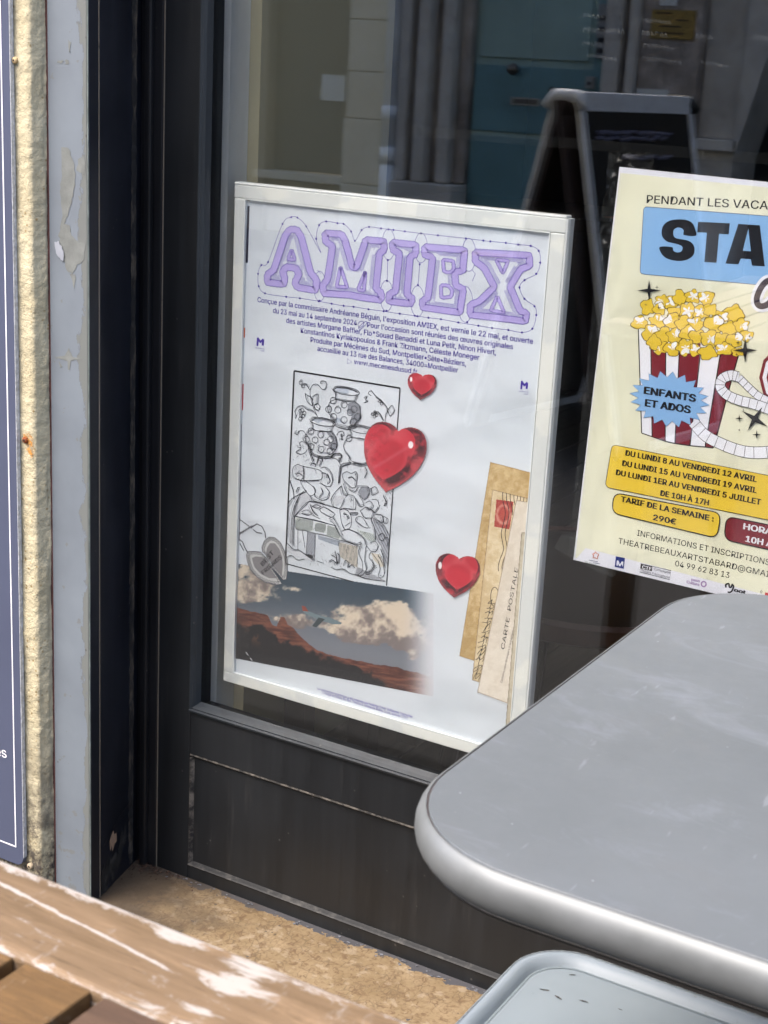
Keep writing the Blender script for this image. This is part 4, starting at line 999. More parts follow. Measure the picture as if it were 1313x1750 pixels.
for k in range(520):
    x = rs.uniform(494, 672); y = 660 + (x - 494) * .16 + rs.uniform(60, 300) ; 
    if y > 955 + (x - 490) * .17: continue
    a_ = rs.choice((.9, -.8, 1.4)); l_ = rs.uniform(2, 6)
    if noise2(np.array(x), np.array(y), 22, 77, 2) > .5: L2.append([(x, y), (x + l_ * math.cos(a_), y + l_ * math.sin(a_))])
S1.ribbons('line_drawing', L2, .00042, M['hatch'], 5.6)
# hatching
Hh = []; rs = random.Random(9)
def hatch(P, ang, gap, n):
    P = np.array(P); c = P.mean(0); r = np.abs(P - c).max()
    for k in range(n):
        o_ = -r + 2 * r * (k + .5) / n; dx, dy = math.cos(ang), math.sin(ang); a = (c[0] - dy * o_ - dx * r, c[1] + dx * o_ - dy * r); b = (c[0] - dy * o_ + dx * r, c[1] + dx * o_ + dy * r)
        pts = [(a[0] + (b[0] - a[0]) * t, a[1] + (b[1] - a[1]) * t) for t in np.linspace(0, 1, 30)]
        run = [p for p in pts if inpoly(p, P)]
        if len(run) > 2: Hh.append([run[0], run[len(run) // 2], run[-1]])
def inpoly(p, P):
    c = False; j = len(P) - 1
    for i in range(len(P)):
        if ((P[i][1] > p[1]) != (P[j][1] > p[1])) and p[0] < (P[j][0] - P[i][0]) * (p[1] - P[i][1]) / (P[j][1] - P[i][1]) + P[i][0]: c = not c
        j = i
    return c
for P, a, n in ((f7([(100, 680), (300, 715), (300, 840), (110, 820)]), -.9, 16), (f7([(320, 735), (445, 760), (440, 862), (320, 835)]), -.9, 12), (f7([(460, 770), (575, 800), (620, 930), (450, 890)]), -.8, 14), (f7([(790, 820), (980, 870), (1000, 950), (930, 950), (860, 890)]), -.9, 13),
    (f7([(580, 960), (800, 1010), (800, 1250), (700, 1200), (600, 1120)]), 1.5, 20), (f7([(350, 880), (600, 950), (590, 1010), (360, 930)]), 1.5, 20), (f7([(240, 850), (325, 870), (315, 1170), (215, 1110)]), 1.2, 20), (f7([(970, 690), (1090, 780), (1150, 870), (1140, 1280), (1060, 1000), (1000, 940)]), 1.1, 26),
    (f6([(1080, 560), (1200, 520), (1290, 600), (1290, 800), (1200, 880), (1100, 880), (1140, 760), (1070, 700)]), -.7, 16), (f6([(720, 1000), (830, 990), (900, 1100), (930, 1240), (820, 1320), (760, 1250), (830, 1150)]), -.7, 15), (f7([(840, 340), (930, 340), (920, 460), (870, 500), (800, 400)]), .9, 14), (f7([(790, 1230), (1110, 1390), (1100, 1410), (760, 1340)]), .25, 30)):
    hatch(P, a, 0, n)
S1.ribbons('drawing_hatching', Hh, .0006, M['hatch'], 5)

# ---- half heart pendants
def e5(P): return [(380 + x / 9.379, 860 + y / 9.379) for x, y in P]
silver = ink('printed silver', (200, 200, 198)); steel = ink('printed steel', (138, 135, 137))
lh = [(390, 830), (430, 770), (520, 770), (620, 780), (680, 840), (745, 920), (790, 990), (810, 1060), (880, 1160), (960, 1290), (880, 1305), (700, 1265), (560, 1180), (450, 1050), (410, 940)]
rh = [(640, 700), (680, 600), (760, 540), (850, 550), (940, 630), (1000, 760), (1050, 900), (1050, 1080), (1030, 1220), (980, 1225), (900, 1130), (830, 1060), (800, 960), (740, 890), (690, 800), (650, 780)]
li = [(480, 880), (540, 850), (640, 860), (690, 900), (760, 980), (780, 1060), (880, 1200), (760, 1200), (620, 1130), (520, 1020)]
ri = [(720, 720), (770, 640), (850, 640), (920, 730), (965, 860), (975, 1000), (960, 1160), (850, 1040), (810, 950), (750, 870), (710, 800)]
S1.poly('pendant_print', [e5(lh)], silver, 4); S1.poly('pendant_print', [e5(rh)], silver, 4)
S1.poly('pendant_print', [e5(li)], steel, 5); S1.poly('pendant_print', [e5(ri)], steel, 5)
S1.ribbons('pendant_outline', [e5(lh), e5(rh)], .0009, M['dgrey'], 5.5, closed=True)
bd = []
for a, b in ((lh, li), (rh, ri)):
    P = resample(a, 52); c = np.mean(np.array(b), 0)
    for x, y in P: bd.append(e5(circ(x + (c[0] - x) * .13, y + (c[1] - y) * .11, 17)))
S1.ribbons('pendant_beads', bd, .0007, M['dgrey'], 6)
S1.ribbons('chain_print', [e5([(270 + k * 24, 240 + k * 19 + (k % 2) * 10), (288 + k * 24, 262 + k * 17)]) for k in range(9)] + [e5([(290 + k * 26, 500 - k * 16), (300 + k * 26, 460 - k * 16)]) for k in range(8)] + [e5([(480, 380), (560, 330), (640, 370), (690, 470), (700, 560)]), e5([(500, 420), (560, 470), (640, 480)]), e5([(270, 570), (330, 620), (370, 720), (420, 800)]), e5([(285, 640), (350, 760)])], .0016, M['dgrey'], 4)
S1.text('pendant_lettering', [("BEST", e5([(660, 1010)])[0], e5([(838, 800)])[0], 7), ("FRIENDS", e5([(665, 1145)])[0], e5([(965, 880)])[0], 6.5)], M['inkblack'], 7, bold=.02)

# ================================================================== STAGE POSTER
p2 = thing('paper_poster', 'cream theatre workshop poster with a popcorn box drawing taped inside the glass', 'poster', (-.47, .034, .62))
Y2 = .034
cps = [(1059, 285.2), (1420, 322), (1378, 1052), (980, 956.5)]
c4 = [tuple(map(float, on_plane(x, y, Y2))) for x, y in cps]
# slightly wavy sheet as a grid, bowed a little away from the glass
def sheet_grid(name, c4, mat, parent, nx=24, nz=32):
    V = []; 
    for j in range(nz + 1):
        for i in range(nx + 1):
            u, v = i / nx, j / nz
            a = Vector(c4[0]).lerp(Vector(c4[1]), u); b = Vector(c4[3]).lerp(Vector(c4[2]), u); p = a.lerp(b, v)
            V.append((p.x, Y2, p.y))
    Fc = [(j * (nx + 1) + i, (j + 1) * (nx + 1) + i, (j + 1) * (nx + 1) + i + 1, j * (nx + 1) + i + 1) for j in range(nz) for i in range(nx)]
    n0 = len(V); V += [(x, y + .0003, z) for x, y, z in V]; Fc += [tuple(n0 + k for k in f[::-1]) for f in Fc]
    me = bpy.data.meshes.new(name); me.from_pydata(V, [], Fc); me.update(); return link(name, me, parent, mat)
sheet2 = sheet_grid('poster_sheet', c4, M['white_paper'], p2)
S2 = Sheet(Y2, sheet2)
S2.poly('cream_ground', [[(1060.5, 295.5), (1420, 331), (1376, 1034), (1001, 936.5), (985.6, 954), (983.5, 953), (1013, 690)]], M['cream_paper'], 1)
def z3(P): return [(1020 + x / 4.481, 270 + y / 4.481) for x, y in P]
def z4(P): return [(1020 + x / 4.481, 480 + y / 4.481) for x, y in P]
def z5(P): return [(960 + x / 3.72, 740 + y / 3.72) for x, y in P]
def rrect(P, r, n=6):
    """quad with rounded corners"""
    P = np.array(P, float); out = []
    for i in range(4):
        p, a, b = P[i], P[i - 1], P[(i + 1) % 4]; da = (a - p) / np.linalg.norm(a - p); db = (b - p) / np.linalg.norm(b - p)
        for k in range(n + 1):
            t = k / n; s0 = p + da * r; s1 = p + db * r; out.append(tuple((1 - t) ** 2 * s0 + 2 * t * (1 - t) * p + t * t * s1))
    return out
S2.text('poster_lettering', [("PENDANT LES VACANCES", (1105.5, 347), (1372, 361), 13.6)], M['inkblack'], 2, bold=.01)
bb = rrect([(1100.5, 353), (1415, 377), (1409, 497), (1094, 468)], 7)
S2.poly('blue_box', [bb], M['skyblue'], 2); S2.ribbons('blue_box_outline', [bb], .0006, M['blueline'], 3, closed=True)
Sg = [(760, 595), (668, 590), (668, 562), (655, 540), (620, 533), (592, 550), (588, 588), (605, 612), (650, 622), (700, 632), (735, 656), (750, 690), (745, 735), (715, 768), (660, 787), (590, 785), (530, 765), (495, 730), (484, 680), (578, 682), (585, 705), (610, 722), (640, 720), (655, 705), (658, 685), (645, 670), (600, 655), (540, 640), (505, 605), (498, 560), (515, 510), (560, 480), (620, 470), (690, 475), (735, 500), (755, 545)]
Tg = [(778, 488), (1020, 500), (1012, 585), (938, 580), (918, 802), (825, 797), (845, 572), (771, 568)]
Ag = [(1085, 505), (1250, 515), (1288, 830), (1190, 824), (1180, 775), (1105, 770), (1085, 814), (987, 808)]; Ah = [(1162, 540), (1118, 710), (1182, 714)]
sg = S2.poly('title_lettering', [z3([tuple(p) for p in catmull(np.array(Sg), True, 3)])], M['inkblack'], 3); lab(sg, 'heavy black title letter')
S2.poly('title_lettering', [z3(Tg)], M['inkblack'], 3); S2.poly('title_lettering', [z3(Ag), z3(Ah)], M['inkblack'], 3)
cc = z3([(1370, 950), (1320, 940), (1285, 960), (1250, 1010), (1228, 1070), (1232, 1115), (1262, 1135), (1310, 1120), (1360, 1070)])
S2.ribbons('script_outline', [cc], .0125, M['pwhite'], 4, smooth=True); S2.ribbons('script_lettering', [cc], .0062, M['navy'], 5, smooth=True)
# popcorn box
topx = [320, 415, 530, 635, 797, 955, 1085]; topy = [370, 480, 500, 520, 540, 520, 560]; botx = [345, 425, 525, 600, 715, 830, 890]; boty = [1165, 1193, 1228, 1245, 1262, 1272, 1280]
for i in range(6):
    q = [(topx[i], topy[i] - 60 if i else topy[i]), (topx[i + 1], topy[i + 1] - 60), (botx[i + 1], boty[i + 1]), (botx[i], boty[i])]
    if i == 5: q = [(955, 480), (1088, 560), (930, 1170), (890, 1280), (830, 1272)]
    S2.poly('box_stripe', [z4(q)], M['maroon'] if i % 2 else M['pwhite'], 2)
S2.ribbons('box_outline', [z4(list(zip(botx, boty))), z4([(320, 370), (345, 1165)]), z4([(1086, 570), (892, 1280)])] + [z4([(topx[i], topy[i]), (botx[i], boty[i])]) for i in range(1, 6)], .0012, M['inkblack'], 3)
# popcorn, painter's order
kern = [(560, 160, 80, 50), (640, 130, 52, 60), (740, 120, 60, 48), (840, 130, 58, 55), (390, 200, 50, 60), (500, 150, 50, 40), (480, 215, 45, 45), (1050, 250, 75, 62), (950, 275, 58, 45), (330, 320, 60, 50), (600, 250, 60, 50), (700, 230, 62, 60), (800, 240, 60, 52), (870, 220, 50, 45), (470, 310, 62, 55), (580, 310, 58, 62), (670, 330, 60, 62), (760, 330, 62, 52), (900, 330, 72, 65), (1010, 370, 66, 55), (1110, 340, 55, 52), (420, 400, 70, 60), (520, 420, 66, 62), (600, 420, 58, 55), (700, 400, 62, 52), (770, 430, 66, 52), (870, 440, 72, 60), (1150, 420, 48, 42), (960, 450, 60, 52), (480, 510, 60, 50), (580, 520, 62, 52), (440, 470, 50, 55), (680, 510, 62, 62), (760, 530, 50, 45), (850, 550, 68, 52), (980, 520, 66, 46), (1060, 450, 62, 52), (1080, 545, 45, 32)]
def pop(X, Y):
    x = (X - 1020) * 4.481; y = (Y - 480) * 4.481; rgb = np.zeros(X.shape + (3,)); m = np.zeros_like(X, bool)
    for i, (a, b, r1, r2) in enumerate(kern):
        rs = np.random.RandomState(i); th = np.arctan2((y - b) / r2, (x - a) / r1); lob = 3 + i % 3
        R = 1.02 + .15 * np.sin(lob * th + rs.rand() * 6) + .07 * np.sin((lob + 3) * th + rs.rand() * 6)
        d = np.hypot((x - a) / r1, (y - b) / r2) / R; ins = d < 1.06
        yel = c3(232, 198, 62); w = c3(244, 244, 248)
        ox, oy = rs.uniform(-.7, .7), rs.uniform(-.6, .4); dw = np.hypot((x - a) / r1 - ox, ((y - b) / r2 - oy) * 1.1) + .25 * np.sin(5 * th + i)
        col = np.where(((dw < .52) & (i % 3 != 1))[..., None], w, yel); col = np.where((d > .965)[..., None], c3(84, 66, 28), col)
        rgb = np.where(ins[..., None], col, rgb); m |= ins
    return rgb, m
lab(S2.picture('popcorn_print', 1076, 490, 1292, 622, .55, pop, 4), 'printed yellow and white popcorn')
# burst and words
bu = []
for k in range(40):
    a = 2 * math.pi * k / 40 + .08; rr = 1.0 if k % 2 == 0 else .78
    bu.append((560 + 308 * rr * math.cos(a), 905 + 214 * rr * math.sin(a) + 28 * rr * math.cos(a)))
S2.poly('burst', [z4(bu)], M['skyblue'], 6); S2.ribbons('burst_outline', [z4(bu)], .0004, M['blueline'], 7, closed=True)
S2.text('burst_lettering', [("ENFANTS", z4([(366, 862)])[0], z4([(756, 925)])[0], 12), ("ET ADOS", z4([(374, 958)])[0], z4([(716, 1012)])[0], 12)], M['inkblack'], 8, bold=.045)
# film strip and reel
def strip(P, w, layer):
    P = catmull(np.array(z4(P)), False, 8); S2.ribbons('film_strip', [list(map(tuple, P))], w + .0012, M['inkblack'], layer); S2.ribbons('film_strip', [list(map(tuple, P))], w, M['pwhite'], layer + 1)
    xs_, zs_ = on_plane(P[:, 0], P[:, 1], Y2); Q = np.stack([xs_, zs_], 1); T = np.gradient(Q, axis=0); T /= np.linalg.norm(T, axis=1)[:, None]; N = np.stack([-T[:, 1], T[:, 0]], 1) * w / 2
    V = []; Fc = []
    for i in range(2, len(Q) - 1, 4):
        for s_ in (-1, 1):
            V.append((Q[i, 0] + N[i, 0] * s_ - T[i, 0] * .00025, S2.y(layer + 2), Q[i, 1] + N[i, 1] * s_ - T[i, 1] * .00025)); V.append((Q[i, 0] + N[i, 0] * s_ + T[i, 0] * .00025, S2.y(layer + 2), Q[i, 1] + N[i, 1] * s_ + T[i, 1] * .00025))
        b = len(V); Fc.append((b - 4, b - 3, b - 1, b - 2))
    me = bpy.data.meshes.new('film_frames'); me.from_pydata(V, [], Fc); me.update(); link('film_frames', me, sheet2, M['inkblack'])
strip([(1090, 740), (1160, 810), (1240, 880), (1340, 930)], .0075, 7)
strip([(740, 1080), (830, 1180), (950, 1245), (1100, 1300), (1250, 1315), (1500, 1290)], .0118, 4)
strip([(1090, 735), (1030, 722), (965, 750), (950, 810), (1000, 870), (1090, 912), (1200, 940), (1330, 985), (1500, 1060)], .0100, 10)
S2.poly('film_reel', [z4(circ(1420, 740, 175, 230)[:-1])], M['maroon'], 4); S2.poly('film_reel', [z4(circ(1420, 740, 150, 200)[:-1])], M['pwhite'], 5); S2.poly('film_reel', [z4(circ(1420, 740, 118, 160)[:-1])], M['maroon'], 6)
def star(x, y, a, b, rot=0, ins=.16):
    P = []
    for k in range(8):
        t = math.pi / 4 * k + rot; r = (a if k % 4 == 0 else b) if k % 2 == 0 else min(a, b) * ins * 1.4
        P.append((x + r * math.cos(t), y + r * math.sin(t)))
    return z4(P)
for st_ in ((405, 72, 95, 80), (1140, 530, 95, 95), (1215, 1055, 120, 110, .55), (1095, 1052, 32, 32), (1228, 1176, 36, 36), (465, 48, 16, 16), (478, 202, 16, 16), (1065, 408, 20, 20), (1086, 470, 20, 20), (1173, 424, 14, 14), (1075, 562, 14, 14), (380, 182, 12, 12)):
    S2.poly('star', [star(*st_)], M['inkblack'], 12)
S2.poly('star', [z4(circ(1127, 987, 5)[:-1])], M['dgrey'], 12); S2.poly('star', [z4(circ(1095, 1140, 6)[:-1])], M['dgrey'], 12)
# date boxes
yb = rrect(z5([(322, 72), (1700, 345), (1650, 620), (278, 342)]), 9); S2.poly('yellow_box', [yb], M['yellow'], 6); S2.ribbons('yellow_box_outline', [yb], .0006, M['inkblack'], 7, closed=True)
S2.text('date_lettering', [("DU LUNDI 8 AU VENDREDI 12 AVRIL", (1069.7, 777.8), (1293.3, 823.5), 9.2), ("DU LUNDI 15 AU VENDREDI 19 AVRIL", (1064.3, 795.3), (1293.3, 842.4), 9.2), ("DU LUNDI 1ER AU VENDREDI 5 JUILLET", (1053.5, 811), (1300, 862.5), 9.2), ("DE 10H À 17H", (1129.4, 846.4), (1211.3, 863.3), 9.2)], M['inkblack'], 8, bold=.035)
tb = rrect([(1050, 841.5), (1233, 876.5), (1226, 919.5), (1046, 876.5)], 15); S2.poly('price_box', [tb], M['yellow'], 6); S2.ribbons('price_box_outline', [tb], .0012, M['inkblack'], 7, closed=True)
S2.text('price_lettering', [("TARIF DE LA SEMAINE :", (1062, 856.5), (1219.4, 890.8), 9.2), ("290€", (1117, 888), (1155, 896), 9.4)], M['inkblack'], 8, bold=.035)
rb = rrect([(1242, 882), (1400, 914), (1394, 957), (1238, 922)], 15); S2.poly('hours_box', [rb], M['maroon'], 6); S2.ribbons('hours_box_outline', [rb], .0012, M['inkblack'], 7, closed=True)
S2.text('hours_lettering', [("HORAIRES", (1271.3, 903.6), (1360, 922), 10), ("10H À 17H", (1275, 925), (1356, 942), 10)], M['pwhite'], 8, bold=.035)
S2.text('contact_lettering', [("INFORMATIONS ET INSCRIPTIONS", (1089, 915.0), (1315, 966), 9.6), ("THEATREBEAUXARTSTABARD@GMAIL.COM", (1056.8, 928.4), (1362, 997), 9.6), ("04 99 62 83 13", (1154, 967), (1246.3, 988), 9.6)], M['inkblack'], 2, bold=.004)
# partner logos along the foot
S2.ribbons('star_logo', [[(1018, 942.5), (1020.5, 946), (1024, 947.5), (1021.5, 951), (1021.5, 955), (1017.5, 953), (1013.5, 953.5), (1015, 949.5), (1013, 946.5), (1016.5, 946)]], .0010, ink('logo orange', (206, 110, 60)), 3, closed=True)
S2.ribbons('logo_line', [[(1007, 957), (1022, 960)], [(1014, 961.5), (1026, 963.5)]], .0007, M['blueline'], 3)
S2.poly('square_logo', [[(1053, 950.5), (1068.5, 953.5), (1066.5, 972), (1051, 968.5)]], M['logoblue'], 3)
S2.text('square_logo_lettering', [("M", (1054.5, 966), (1064.5, 968.3), 8.5)], M['pwhite'], 4, bold=.03)
S2.ribbons('company_logo', [[(1096, 963), (1147, 975), (1145, 990.5), (1094, 977.5)]], .0006, M['inkblack'], 3, closed=True)
S2.poly('company_logo', [[(1096, 963.5), (1115.5, 968), (1114.5, 976), (1095, 971.5)]], M['inkblack'], 4)
S2.text('company_lettering', [("Compagnie", (1118, 974), (1146, 980.5), 4.4), ("Théâtre Francophone", (1096, 977), (1144.5, 988.8), 4.4)], M['dgrey'], 4)
S2.text('company_lettering', [("CTF", (1098, 971.2), (1113.5, 974.8), 5.5)], M['pwhite'], 5, bold=.03)
S2.text('pass_lettering', [("pass", (1182, 992), (1196, 995), 4.4), ("Culture", (1174, 996.5), (1195.5, 1001.5), 4.8)], M['pink'], 3, bold=.03)
S2.ribbons('pass_logo', [circ(1203, 998, 4.2)], .0016, M['pink'], 3)
S2.text('round_logo_lettering', [("oot", (1255, 1010.5), (1274, 1015), 6)], M['inkblack'], 3, bold=.05)
S2.ribbons('round_logo', [[(1241, 1004), (1241, 999), (1246, 997.5), (1247, 1003), (1250, 1003), (1252, 998.5), (1254, 1003), (1250, 1011), (1244, 1012)]], .0018, M['inkblack'], 3, smooth=True)
S2.poly('red_logo', [[(1308, 1012), (1316, 1014), (1315, 1024), (1307, 1022)]], M['inkred'], 3)
S2.text('logo_lettering', [("é", (1299, 1013), (1303, 1014), 6)], M['dgrey'], 3)
# tape at its corners
def tapepoly(name, P, mat, y=.0312):
    pts = [tuple(map(float, on_plane(a, b, y))) for a, b in P]; return prism(name, pts, y, y + .0006, mat, p2)
tapepoly('clear_tape', [(961, 912), (985, 921), (980, 955), (947, 937)], M['tape'])
tapepoly('clear_tape', [(998, 958), (1057, 978), (1046, 988), (1004, 968)], M['tape'])
# crumpled strip of clear film behind the sheet's left edge
rs = np.random.RandomState(3); nz, nx = 70, 9; V = []; Fc = []
for j in range(nz + 1):
    v = j / nz; ya = 262 + (950 - 262) * v
    xa = 1038 - 68 * v; xb = 1112 if v < .06 else 1075 - 75 * v
    for i in range(nx + 1):
        u = i / nx; X_a = xa + (xb - xa) * u; x, z = on_plane(X_a, ya + (3 if i % 2 else -3), .038)
        V.append((float(x) + rs.uniform(-.0006, .0006), .0385 + abs(rs.randn()) * .0022 * (2.2 if v < .12 else .7), float(z)))
Fc = [(j * (nx + 1) + i, j * (nx + 1) + i + 1, (j + 1) * (nx + 1) + i + 1, (j + 1) * (nx + 1) + i) for j in range(nz) for i in range(nx)]
me = bpy.data.meshes.new('crumpled_film'); me.from_pydata(V, [], Fc); me.update(); link('crumpled_film', me, p2, M['film'])

# ================================================================== A-BOARD INSIDE
ab = thing('sandwich_board', 'black two-sided pavement board with silver edges standing in the street, seen reflected in the glass', 'sandwich board', (-2.1, -3.1, 0))
M['silver'] = simple('silver snap frame', (232, 236, 240), .4, .1); M['slate'] = simple('black slate panel', (20, 20, 24), .35); M['brownback'] = simple('dark brown board side', (62, 48, 44), .6)
TL = Vector((-1.9284, -2.7664, 1.048)); TR = Vector((-1.8294, -3.4163, 1.042)); ax = (TR - TL).normalized(); sp = Vector((-ax.y, ax.x, 0)).normalized()
if sp.x > 0: sp = -sp                                  # sp points away from the camera
hgt = 1.025
def face_pts(sign):
    foot = sp * sign * .28
    a, b = TL + foot + Vector((0, 0, -hgt)), TR + foot + Vector((0, 0, -hgt)); top = sp * sign * .040
    return TL + top, TR + top, b, a
def rail(p, q, w, mat, name, d=.018):
    bm = bmesh.new(); v = (q - p).normalized(); n = v.cross(ax if abs(v.dot(ax)) < .9 else Vector((0, 0, 1))).normalized(); s_ = v.cross(n)
    vs = []
    for e in (p, q):
        for a, b in ((-1, -1), (1, -1), (1, 1), (-1, 1)): vs.append(bm.verts.new(e + s_ * a * w / 2 + n * b * d / 2))
    for k in range(4): bm.faces.new((vs[k], vs[(k + 1) % 4], vs[4 + (k + 1) % 4], vs[4 + k]))
    bm.faces.new(vs[:4][::-1]); bm.faces.new(vs[4:]); bevel(bm, .003); return frombm(name, bm, mat, ab)
for sgn in (-1, 1):
    a, b, c_, d_ = face_pts(sgn)
    rail(a, d_, .026, M['silver'], 'side_rail', .018); rail(b, c_, .026, M['silver'], 'side_rail', .018); rail(a, b, .055, M['silver'], 'top_rail', .018); rail(d_, c_, .03, M['silver'], 'bottom_rail')
    off = sp * sgn * .002
    me = bpy.data.meshes.new('chalk_panel'); n_ = sp * sgn * -.006
    V = [a + ax * .012 + n_, b - ax * .012 + n_, c_ - ax * .012 + n_, d_ + ax * .012 + n_]; V2 = [v - n_ * .8 for v in V]
    me.from_pydata([tuple(v) for v in V + V2], [], [(0, 1, 2, 3), (7, 6, 5, 4), (0, 4, 5, 1), (1, 5, 6, 2), (2, 6, 7, 3), (3, 7, 4, 0)]); me.update(); link('chalk_panel', me, ab, M['slate'])
    rail(a - sp * sgn * .050 - ax * .004, d_ - sp * sgn * .050 - ax * .004, .085, M['brownback'], 'leg_stiffener', .012)
for e, s_ in ((TL, -1), (TR, 1)):
    bm = bmesh.new()
    p = e + ax * s_ * .012; add_tube(bm, [p - sp * .062 - Vector((0, 0, .02)), p - sp * .036 + Vector((0, 0, .014)), p + sp * .036 + Vector((0, 0, .014)), p + sp * .062 - Vector((0, 0, .02))], .02, 8); frombm('hinge_cap', bm, M['silver'] if s_ < 0 else M['black_metal'], ab, True)
a, b, c_, d_ = face_pts(-1)
def chalk(u0, u1, v):
    """faint rubbed chalk line across the near panel"""
    L_ = []; rs = random.Random(int(v * 100)); k = u0
    while k < u1:
        p = a.lerp(b, k).lerp(d_.lerp(c_, k), v + rs.uniform(-.006, .006)); L_.append(p - sp * .004); k += .02
    return L_
bm = bmesh.new()
for v, u0, u1 in ((.085, .12, .80), (.10, .10, .76), (.155, .32, .78)): add_tube(bm, chalk(u0, u1, v), .005, 4)
frombm('rubbed_chalk', bm, simple('chalk smear', (120, 120, 140), .9), ab)

# ================================================================== OTHER THINGS INSIDE
# low round stool with a wooden rim
st = thing('round_stool', 'round dark seat with a reddish brown wooden rim inside the shop', 'stool', (-.78, .46, .16))
M['redwood'] = simple('red brown varnished wood', (62, 34, 28), .4, var=.3, scale=25); M['darkseat'] = simple('near black seat', (30, 26, 26), .5)
def disc(name, cx_, cy_, prof, mat, parent, n=48, caps=True):
    bm = bmesh.new(); rings = [[bm.verts.new((cx_ + r * math.cos(2 * math.pi * k / n), cy_ + r * math.sin(2 * math.pi * k / n), z)) for k in range(n)] for r, z in prof]
    for a_, b_ in zip(rings[:-1], rings[1:]):
        for k in range(n): bm.faces.new((a_[k], a_[(k + 1) % n], b_[(k + 1) % n], b_[k]))
    if caps: bm.faces.new(rings[0]); bm.faces.new(rings[-1][::-1])
    return frombm(name, bm, mat, parent, False)
disc('seat', -.78, .46, [(.21, .445), (.213, .442), (.213, .425)], M['darkseat'], st)
disc('seat_rim', -.78, .46, [(.2132, .447), (.222, .450), (.228, .444), (.228, .422), (.222, .418), (.2132, .418)], M['redwood'], st, 48, False)
for k in range(4):
    a_ = math.pi / 4 + k * math.pi / 2; tube('leg', [(-.78 + .16 * math.cos(a_), .46 + .16 * math.sin(a_), .419), (-.78 + .2 * math.cos(a_), .46 + .2 * math.sin(a_), .162)], .013, M['black_metal'], st)
# console table against the beige wall
cs = thing('console_table', 'black legged side table against the beige wall behind the framed poster', 'table', (-1.04, .27, .16))
box('tabletop', -1.115, -.97, .16, .38, .56, .585, M['black_metal'], cs, .002)
for x, y in ((-1.095, .18), (-1.01, .215), (-1.095, .36), (-1.01, .36)): box('leg', x - .012, x + .022, y - .014, y + .014, .1605, .5595, M['black_metal'], cs)
# dark counter deep inside with a ribbed jar
ct = thing('counter', 'dark counter deep inside the shop between the two posters', 'counter', (-1.4, 3.2, .16))
box('counter_top', -2.6, .6, 2.9, 3.4, .66, .70, M['dark_wall'], ct, .003); box('counter_front', -2.55, .55, 2.95, 3.35, .1605, .6595, simple('counter front', (48, 46, 46), .6), ct)
jx, jz = on_plane(1018, 690, 3.0)
jr = thing('ribbed_jar', 'small terracotta ribbed jar on the dark counter half hidden by the cream poster', 'jar', (float(jx), 3.05, .70))
zt = float(on_plane(1018, 636, 3.05)[1]); pr_ = []
for k in range(17):
    z = .701 + (zt - .701) * k / 16; pr_.append((.046 + (.003 if k % 2 else 0) - .012 * (k > 14), z))
disc('body', float(jx), 3.05, pr_[::-1], simple('terracotta', (150, 92, 62), .7), jr, 32); disc('base', float(jx), 3.05, [(.05, .7009), (.05, .7002)], M['redwood'], jr, 24)

# ================================================================== SIGN PANEL, far left
sgn = thing('sign_panel', 'slate blue sign board with a thin white border line at the left edge', 'sign', (-1.6, -.15, .08))
x1 = float(on_plane(27, 700, -.152)[0]); zb = float(on_plane(30, 1477, -.152)[1]); r_ = .012
P = [(-2.05, zb), (x1 - r_, zb)] + [(x1 - r_ + r_ * math.sin(t), zb + r_ - r_ * math.cos(t)) for t in np.linspace(.3, math.pi / 2, 5)] + [(x1, 1.9), (-2.05, 1.9)]
M['slateblue'] = simple('slate blue sign face', (78, 84, 106), .45, var=.05, scale=8)
prism('sign_board', P, -.1525, -.1460, M['slateblue'], sgn)
M['sign_edge'] = simple('pale chipped sign edge', (186, 190, 196), .5, var=.3, scale=200)
prism('chipped_edge', [(x1 + .0001, zb + .013), (x1 + .0010, zb + .013), (x1 + .0010, 1.9), (x1 + .0001, 1.9)], -.1523, -.1462, M['sign_edge'], sgn)
lx = x1 - .0125; lz = float(on_plane(27, 1448, -.1528)[1])
box('border_line', lx - .0009, lx + .0009, -.1529, -.1526, lz, 1.88, M['pwhite'], sgn); box('border_line', -2.03, lx - .00095, -.1529, -.1526, lz, lz + .0018, M['pwhite'], sgn)
SS = Sheet(-.1527, sgn); SS.text('sign_lettering', [("es", (-7, 1291), (12, 1295.5), 16.5)], M['pwhite'], 2, bold=.005)
for x, z in ((-1.95, .2), (-1.95, 1.7)): tube('fixing', [(x, -.1461, z), (x, -.10, z)], .006, M['silver'], sgn)
tube('fixing', [(-1.46, -.1461, .4), (-1.46, -.10, .4)], .006, M['silver'], sgn); tube('fixing', [(-1.46, -.1461, 1.5), (-1.46, -.10, 1.5)], .006, M['silver'], sgn)

